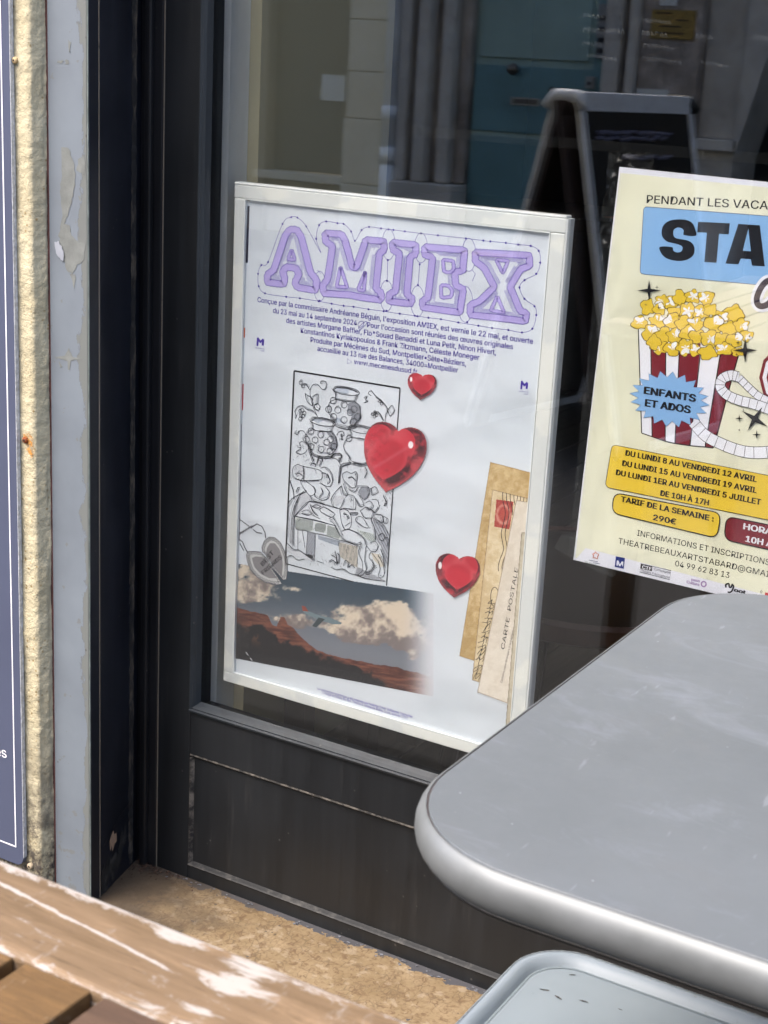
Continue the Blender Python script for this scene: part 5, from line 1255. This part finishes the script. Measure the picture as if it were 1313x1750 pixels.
# ================================================================== GREY CAFE TABLE
def rloop(x0, x1, y0, y1, r, n=9):
    out = []
    for (cx_, cy_, a0) in ((x1 - r, y0 + r, -90), (x1 - r, y1 - r, 0), (x0 + r, y1 - r, 90), (x0 + r, y0 + r, 180)):
        for k in range(n + 1): a = math.radians(a0 + 90 * k / n); out.append((cx_ + r * math.cos(a), cy_ + r * math.sin(a)))
    return out
def rsolid(name, x0, x1, y0, y1, r, prof, mat, parent, cap_top=True, cap_bot=True, smooth=True, n=12):
    """prof: (outward offset, z) from bottom to top"""
    bm = bmesh.new(); rings = [[bm.verts.new((x, y, z)) for x, y in rloop(x0 - o, x1 + o, y0 - o, y1 + o, r + o, n)] for o, z in prof]
    m = len(rings[0])
    for a_, b_ in zip(rings[:-1], rings[1:]):
        for k in range(m): bm.faces.new((a_[k], a_[(k + 1) % m], b_[(k + 1) % m], b_[k]))
    if cap_top: bm.faces.new(rings[-1])
    if cap_bot: bm.faces.new(rings[0][::-1])
    bmesh.ops.recalc_face_normals(bm, faces=bm.faces); me = bpy.data.meshes.new(name); bm.to_mesh(me); bm.free()
    for p in me.polygons: p.use_smooth = smooth and len(p.vertices) <= 4
    return link(name, me, parent, mat)
tb_ = thing('cafe_table', 'grey topped cafe table with a rounded aluminium edge', 'table', (-.06, -.55, 0))
TX0, TX1, TY0, TY1, TZ = -.391, .27, -.822, -.266, .72
rsolid('tabletop', TX0, TX1, TY0, TY1, .090, [(0, TZ - .012), (0, TZ - .0006), (-.0006, TZ)], M['laminate'], tb_)
rsolid('seam', TX0, TX1, TY0, TY1, .090, [(.0002, TZ - .012), (.0002, TZ - .0016), (.0014, TZ - .0016), (.0014, TZ - .012)], M['seam'], tb_, False, False)
edge = [(.0012, TZ - .0008), (.0017, TZ - .0004)] + [(.0017 + .0058 * (math.sin(t) - math.sin(.45)) / (1 - math.sin(.45)), TZ - .0006 - .0142 * (math.cos(.45) - math.cos(t))) for t in np.linspace(.45, math.pi - .45, 16)] + [(.001, TZ - .0272)]
rsolid('edge_band', TX0, TX1, TY0, TY1, .090, edge[::-1], M['alu'], tb_, False, False)
rsolid('underside', TX0, TX1, TY0, TY1, .090, [(.001, TZ - .0290), (.001, TZ - .0273)], M['black_metal'], tb_)
PX, PY = -.06, -.55
tube('pedestal', [(PX, PY, .03), (PX, PY, TZ - .0292)], .03, M['alu'], tb_, 20)
for dx, dy in ((1, 0), (-1, 0), (0, 1), (0, -1)):
    bm = bmesh.new(); add_tube(bm, [(PX + dx * .02, PY + dy * .02, .035), (PX + dx * .15, PY + dy * .15, .03), (PX + dx * .25, PY + dy * .25, .014)], [.022, .018, .013], 8); frombm('foot', bm, M['alu'], tb_, True)

# ================================================================== METAL STOOL
so = thing('metal_stool', 'pale blue grey enamelled metal stool with a pressed rim tucked below the grey table', 'stool', (-.27, -.61, 0))
SZ = .45; sx0, sx1, sy0, sy1 = -.437, -.127, -.766, -.457
rsolid('seat', sx0 + .017, sx1 - .017, sy0 + .017, sy1 - .017, .036, [(0.0, SZ - .008), (0.0, SZ - .0072), (-.004, SZ - .0066)], M['enamel'], so, True, False)
rim = [(-.001, SZ - .030), (0, SZ - .012), (-.0008, SZ - .0042), (-.0035, SZ - .0006), (-.0075, SZ), (-.0118, SZ - .0009), (-.0150, SZ - .0048), (-.0172, SZ - .0078)]
rsolid('seat_rim', sx0, sx1, sy0, sy1, .052, rim, M['enamel_rim'], so, False, False)
rsolid('groove_shade', sx0 + .0176, sx1 - .0176, sy0 + .0176, sy1 - .0176, .035, [(0, SZ - .0064), (-.0016, SZ - .0064)], simple('groove shade', (112, 124, 130), .6), so, False, False)  # shade in the rim groove painted as a flat darker ring
rsolid('rim_line', sx0 + .004, sx1 - .004, sy0 + .004, sy1 - .004, .048, [(0.0002, SZ + .00012), (-.0008, SZ + .00012)], simple('worn rim line', (104, 112, 116), .6, var=.5, scale=220), so, False, False)
rs = random.Random(8)
for (px_, py_, ln, an) in ((932, 1692, .005, .3), (955, 1705, .006, -.2), (998, 1711, .005, .1), (1108, 1690, .006, 1.4), (978, 1666, .004, .4), (862, 1694, .004, .8), (1060, 1725, .003, 0)):
    d = ROT.T @ np.array([px_ - CX, py_ - CY, FPX]); t = (SZ - .0064 - CAM[2]) / d[2]; x_, y_ = CAM[0] + t * d[0], CAM[1] + t * d[1]; P = []
    for q in range(7): a_ = q / 7 * 6.28; P.append((x_ + math.cos(an) * ln * math.cos(a_) * rs.uniform(.6, 1) - math.sin(an) * ln * .22 * math.sin(a_), y_ + math.sin(an) * ln * math.cos(a_) + math.cos(an) * ln * .22 * math.sin(a_) * rs.uniform(.6, 1), SZ - .0063))
    if sx0 + .02 < x_ < sx1 - .02 and sy0 + .02 < y_ < sy1 - .02:
        me = bpy.data.meshes.new('paint_chip'); me.from_pydata(P, [], [tuple(range(7))]); me.update(); link('paint_chip', me, so, M['black_metal'])
for ax_, ay_ in ((sx0 + .03, sy0 + .03), (sx1 - .03, sy0 + .03), (sx1 - .03, sy1 - .03), (sx0 + .03, sy1 - .03)):
    ox = -.03 if ax_ < -.28 else .03; oy = -.03 if ay_ < -.6 else .03
    bm = bmesh.new(); add_tube(bm, [(ax_, ay_, SZ - .0085), (ax_ + ox * .5, ay_ + oy * .5, .2), (ax_ + ox, ay_ + oy, .003)], [.018, .015, .011], 8); frombm('leg', bm, M['enamel'], so)
for y_ in (sy0 + .01, sy1 - .01): tube('brace', [(sx0 + .016, y_, .2), (sx1 - .016, y_, .2)], .006, M['enamel'], so)

# ================================================================== WOODEN TABLE
wt = thing('wooden_table', 'weathered slatted wooden terrace table with white worn paint in the foreground', 'table', (-.55, -1.3, 0))
WX0, WX1, WY0, WY1, WZ = -1.02, -.12, -1.68, -.968, .72
box('frame_board', WX0, WX1, -1.031, WY1, WZ - .024, WZ, M['wood_board'], wt, .0035, 3)
box('frame_board', WX0, WX1, WY0, WY0 + .063, WZ - .024, WZ, M['wood_board'], wt, .0035, 3)
M['apron'] = M['wood_slat']
box('apron', WX0 + .03, WX1 - .03, WY1 - .05, WY1 - .03, WZ - .09, WZ - .0245, M['wood_slat'], wt, .001)
box('apron', WX0 + .03, WX1 - .03, WY0 + .03, WY0 + .05, WZ - .09, WZ - .0245, M['wood_slat'], wt, .001)
x = -.4085 - 12 * .0485; k = 0
while x + .0405 < WX1:
    if x > WX0 - .01:
        dark = abs(x + .4085) < .004 or k % 3 == 1 and x > -.4
        bm = bmesh.new(); add_box(bm, x, x + .0405, WY0 + .0632, -1.0311, WZ - .022, WZ - .0018); bevel(bm, .001, 2)
        frombm('slat', bm, M['wood_slat_dark'] if dark else M['wood_slat'], wt)
    x += .0485; k += 1
box('under_rail', WX0 + .02, WX1 - .02, -1.36, -1.32, WZ - .05, WZ - .0222, M['wood_slat_dark'], wt)
for x_, y_ in ((WX0 + .055, WY0 + .07), (WX1 - .055, WY0 + .07), (WX0 + .055, WY1 - .07), (WX1 - .055, WY1 - .07)): box('leg', x_ - .022, x_ + .022, y_ - .0195, y_ + .0195, 0.001, WZ - .0247, M['wood_slat'], wt, .002)

# ================================================================== DEBRIS IN THE CORNER
bm = bmesh.new(); rs = random.Random(21)
for k in range(420):
    t = abs(rs.gauss(0, .35)); x_ = -1.226 + abs(rs.gauss(0, .018)) + (rs.random() < .4) * rs.uniform(0, .06); y_ = -.004 - abs(rs.gauss(0, .010)) - (rs.random() < .12) * rs.uniform(0, .06)
    s_ = rs.uniform(.0006, .0026); z_ = .0502 + max(0, .012 - abs(x_ + 1.222) * .5 - abs(y_) * .4) * rs.random()
    c_ = Vector((x_, y_, z_)); vs = [bm.verts.new(c_ + Vector((rs.uniform(-s_, s_), rs.uniform(-s_, s_), rs.uniform(0, s_)))) for _ in range(4)]
    for f in ((0, 1, 2), (0, 2, 3), (0, 3, 1), (1, 3, 2)): bm.faces.new([vs[i] for i in f])
M['debris'] = simple('crumbled dirt and leaf scraps', (66, 48, 36), .9, var=.6, scale=400)
o = frombm('debris', bm, M['debris']); prop(o, 'crumbled dirt and leaf scraps in the corner of the threshold', 'dirt', kind='stuff')
bm = bmesh.new()
for k in range(60):
    x_ = rs.uniform(-1.17, -.6); y_ = -.003 - abs(rs.gauss(0, .006)); s_ = rs.uniform(.001, .004); a0 = rs.uniform(0, 6)
    vs = [bm.verts.new((x_ + s_ * rs.uniform(.5, 1) * math.cos(a0 + j * 1.2), y_ + s_ * .5 * math.sin(a0 + j * 1.2), .0505 + rs.uniform(0, .0012))) for j in range(5)]; bm.faces.new(vs)
o = frombm('paint_flakes', bm, simple('fallen paint flakes', (92, 94, 100), .7, var=.4, scale=300)); prop(o, 'grey paint flakes lying along the foot of the window', 'paint flakes', kind='stuff')
bm = bmesh.new()
for (px_, py_, dx, dy) in ((0, 0, 0, 0),): pass
for (x_, y_) in ((-1.005, -.055), (-.99, -.0535), (-.978, -.052), (-.965, -.0515)):
    vs = [bm.verts.new((x_ + rs.uniform(-.006, .006), y_ + rs.uniform(-.002, .002), .0515 + rs.uniform(0, .002))) for _ in range(3)]; bm.faces.new(vs)
o = frombm('leaf_scrap', bm, M['dusty_low']); prop(o, 'small grey scrap of dead leaf on the ochre threshold', 'leaf')

# ================================================================== BUILDING ACROSS THE STREET (seen in the glass)
ob = thing('opposite_house', 'old stone house across the street with a teal front door, seen reflected in the glass', 'house', (-4, -7, 0))
def stone_mat(name, a, b, seed):
    g = G(name); c = g.mix(g.ramp(g.noise(3 + seed, 6, .65), .3, .7), lin(a), lin(b)); c = g.mix(g.ramp(g.noise(12, 5, .7), .55, .75, 0, .6), c, lin(a) * .45)
    g.bump(g.noise(25, 5, .7), .6, .01); return g.out(c, .9)
M['st_warm'] = stone_mat('warm limestone', (206, 194, 172), (232, 222, 202), 0); M['st_grey'] = stone_mat('weathered grey limestone', (186, 178, 168), (222, 214, 202), 1); M['st_dirty'] = stone_mat('dirty carved stone', (120, 108, 98), (204, 190, 176), 2)
M['teal_up'] = simple('faded teal paint', (156, 180, 172), .6, var=.15, scale=3); M['teal_lo'] = simple('deeper teal paint', (108, 146, 150), .55, var=.2, scale=3); M['zinc'] = simple('zinc downpipe', (236, 240, 248), .5, 0.0, var=.15, scale=4)
M['brass'] = simple('dull brass plate', (150, 124, 66), .4, .3, var=.15); M['notice'] = simple('white notice paper', (226, 226, 220), .8, var=.03); M['render_far'] = simple('greyish beige facade render', (166, 152, 128), .9, var=.1, scale=1.5)
F_ = -7.0
def fb(name, x0, x1, z0, z1, y0, y1, mat, bv=.006, parent=None): return box(name, x0, x1, F_ + y0, F_ + y1, z0, z1, mat, parent or ob, bv)
fb('wall', -16, -5.96, 0, 5.0, -.5, 0, M['render_far']); fb('wall', -5.955, -5.33, 0, .36, -.5, -.02, M['render_far']); fb('wall', -5.955, -5.33, 2.9, 5.0, -.5, 0, M['render_far'])
fb('window_shutter', -5.953, -5.332, .40, 2.89, -.4, -.10, simple('grey brown shutter', (112, 104, 90), .8)); fb('window_sill', -6.02, -5.13, .345, .395, -.1, .05, M['st_warm'])
for i, (z0, z1) in enumerate(((0, .36), (.365, .765), (.77, 1.05), (1.055, 1.36), (1.365, 1.70), (1.705, 2.2), (2.205, 2.8), (2.805, 5.0))):
    fb('stone_block', -5.328, -5.045, z0, z1, -.5, .03 if z1 > .77 else .06, M['st_warm'], .008)
fb('stone_block', -5.044, -4.925, 0, 5.0, -.5, -.01, M['st_dirty'])
for i, (x0, x1, d) in enumerate(((-4.92, -4.845, .10), (-4.843, -4.79, .02), (-4.788, -4.70, .12), (-4.698, -4.65, .03), (-4.648, -4.56, .07), (-4.558, -4.482, 0.0))):
    fb('carved_moulding', x0, x1, .42, 5.0, -.5, d, M['st_dirty'] if i % 2 else M['st_grey'], .015)
fb('plinth_block', -4.92, -4.482, 0, .418, -.5, .14, M['st_grey'], .01)
fb('wall_above_door', -4.48, -3.615, 2.35, 5.0, -.5, 0, M['st_grey'])
door = box('door', -4.478, -3.690, F_ - .12, F_ - .06, .02, 2.34, M['teal_up'], ob, .003)
def dpart(name, *a, **k): o = box(name, *a, **k); return o
for (x0, x1, z0, z1, m_) in ((-4.47, -3.70, .75, 1.135, 'teal_lo'), (-4.47, -3.70, .06, .72, 'teal_lo'), (-4.44, -3.73, 1.18, 2.25, 'teal_up')): box('door_panel', x0, x1, F_ - .0598, F_ - .045, z0, z1, M[m_], door, .004)
bm = bmesh.new(); add_tube(bm, [(-4.189, F_ - .045, 1.116), (-4.189, F_ - .02, 1.116), (-4.189, F_ + .005, 1.116), (-4.189, F_ + .03, 1.116)], [.012, .015, .036, .03], 16); frombm('door_knob', bm, simple('worn steel', (120, 112, 104), .35, .8), door, True)
tube('keyhole', [(-3.951, F_ - .045, 1.012), (-3.951, F_ - .038, 1.012)], .018, M['black_metal'], door)
box('letter_plate', -4.214, -4.022, F_ - .0448, F_ - .038, .912, .958, simple('steel plate', (170, 166, 160), .3, .7), door, .001); box('letter_slot', -4.20, -4.036, F_ - .0379, F_ - .036, .922, .948, simple('dark brass flap', (96, 86, 76), .5), door)
fb('door_frame', -3.689, -3.612, 0, 2.345, -.3, -.02, M['teal_lo'], .004)
for z0, z1 in ((1.20, 1.50),): fb('intercom', -3.675, -3.60, z0, z1, -.019, .01, simple('grey intercom', (140, 140, 140), .5)); 
for k in range(4): fb('intercom_button', -3.66, -3.615, 1.23 + k * .06, 1.255 + k * .06, .0105, .016, M['inkblack'], 0)
fb('door_bell', -3.72, -3.665, 1.03, 1.10, -.0195, .012, simple('bell box', (160, 156, 150), .6)); tube('bell_button', [(-3.692, F_ + .0125, 1.062), (-3.692, F_ + .02, 1.062)], .011, M['black_metal'], ob)
for i, (x0, x1, d) in enumerate(((-3.611, -3.505, .05), (-3.503, -3.46, .0), (-3.458, -3.40, .07), (-3.398, -3.04, .03))): fb('carved_moulding', x0, x1, 0, 5.0, -.5, d, M['st_dirty'] if i % 2 else M['st_grey'], .012)
fb('niche_back', -3.038, -2.80, .80, 5.0, -.5, -.06, M['st_grey']); fb('niche_sill', -3.05, -2.79, .74, .80, -.3, .05, M['st_grey']); fb('wall', -3.038, -2.80, 0, .738, -.5, -.02, M['st_grey'])
# added slanted pier and dark door, standing in for a person's dark reflection
prism('silhouette_pier', [(-2.798, 0), (-2.97 + .05, 0), (-2.92, .10), (-2.814, .61), (-2.656, 1.295), (-2.42, 2.3), (-2.2, 5.0), (-2.798, 5.0)][::1], F_ - .5, F_ + .001, M['st_grey'], ob) if False else prism('silhouette_pier', [(-2.798, .68), (-2.656, 1.295), (-2.42, 2.3), (-2.2, 5.0), (-2.798, 5.0)], F_ - .5, F_ + .001, M['st_grey'], ob)
fb('dark_stand_in', -2.797, -.8, 0.02, 2.6, -.6, -.42, simple('black green stand-in', (30, 32, 34), .6)); fb('wall', -.798, 9, 0, 5.0, -.5, 0, M['render_far']); fb('wall', -2.2, -.8, 2.605, 5.0, -.5, 0.0005, M['render_far'])
pl = thing('brass_plaque', 'brass plaque on the stone wall across the street, seen in the glass', 'plaque', (-3.21, -6.96, 1.32))
box('plate', -3.339, -3.082, F_ + .031, F_ + .040, 1.322, 1.478, M['brass'], pl, .002)
for k, (a_, b_) in enumerate(((.02, .12), (.15, .22), (.05, .18), (.03, .20))): box('engraved_line', -3.339 + a_, -3.339 + b_, F_ + .0402, F_ + .0408, 1.455 - k * .035, 1.463 - k * .035, M['inkblack'], pl)
def notice(x0, x1, z0, z1, y, label): o = box('notice', x0, x1, F_ + y, F_ + y + .004, z0, z1, M['notice']); prop(o, label, 'notice')
notice(-3.39, -3.195, .877, 1.05, .031, 'white paper notice on the carved stone wall across the street, under the plaque'); notice(-5.60, -5.42, .86, 1.02, -.099, 'small white square notice on the shutter across the street'); notice(-3.30, -3.20, 1.50, 1.56, .031, 'small white number plate above the brass plaque')
dpz = thing('drainpipe', 'pale zinc drainpipe running down the stone house across the street, seen in the glass', 'drainpipe', (-4.98, -6.93, 0))
tube('pipe', [(-4.98, F_ + .06, 0.02), (-4.98, F_ + .06, 4.6)], .05, M['zinc'], dpz, 20)
for z in (.52, .77, 2.2): tube('collar', [(-4.98, F_ + .06, z), (-4.98, F_ + .06, z + .09)], .058, M['zinc'], dpz, 20)
tube('cast_foot', [(-4.98, F_ + .06, 0.021), (-4.98, F_ + .06, .5)], .055, M['zinc'], dpz, 20)

g = G('thin white scribble reflection'); tr = g.n.new('ShaderNodeBsdfTransparent'); ms = g.n.new('ShaderNodeMixShader'); g.b.inputs['Base Color'].default_value = (.7, .72, .74, 1); g.b.inputs['Roughness'].default_value = .9  # reflected scribbles drawn as thin white strokes on the glass
g.l.new(g.ramp(g.noise(60, 3), .3, .7, .03, .14), ms.inputs[0]); g.l.new(tr.outputs[0], ms.inputs[1]); g.l.new(g.b.outputs[0], ms.inputs[2]); g.l.new(ms.outputs[0], g.n['Material Output'].inputs[0]); M['scribble_refl'] = g.m
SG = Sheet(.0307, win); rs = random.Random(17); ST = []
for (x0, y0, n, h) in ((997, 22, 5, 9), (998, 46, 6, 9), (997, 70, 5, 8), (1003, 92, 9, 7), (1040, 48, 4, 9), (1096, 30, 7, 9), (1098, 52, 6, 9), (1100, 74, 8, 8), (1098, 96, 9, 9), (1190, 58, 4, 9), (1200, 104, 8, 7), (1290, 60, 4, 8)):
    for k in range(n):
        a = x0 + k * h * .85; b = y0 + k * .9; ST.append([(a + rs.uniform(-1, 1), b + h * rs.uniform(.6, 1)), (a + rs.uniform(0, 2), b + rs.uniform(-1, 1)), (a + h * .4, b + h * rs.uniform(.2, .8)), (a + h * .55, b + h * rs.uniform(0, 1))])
o = SG.ribbons('scribble_reflection', ST, .0009, M['scribble_refl'], 0, smooth=True)
STUFF = ('contour_dots', 'title_inner_lines', 'title_outline', 'line_drawing', 'drawing_hatching', 'pendant_beads', 'chain_print', 'handwriting_print', 'postmark_print', 'film_frames', 'scribble_reflection', 'contour_links', 'rubbed_chalk', 'drawing_border')
for o in bpy.data.objects:
    if o.name.split('.')[0] in STUFF: o['kind'] = 'stuff'
for o in bpy.data.objects:
    if o.name.startswith('notice'): o['group'] = 'white notices across the street'
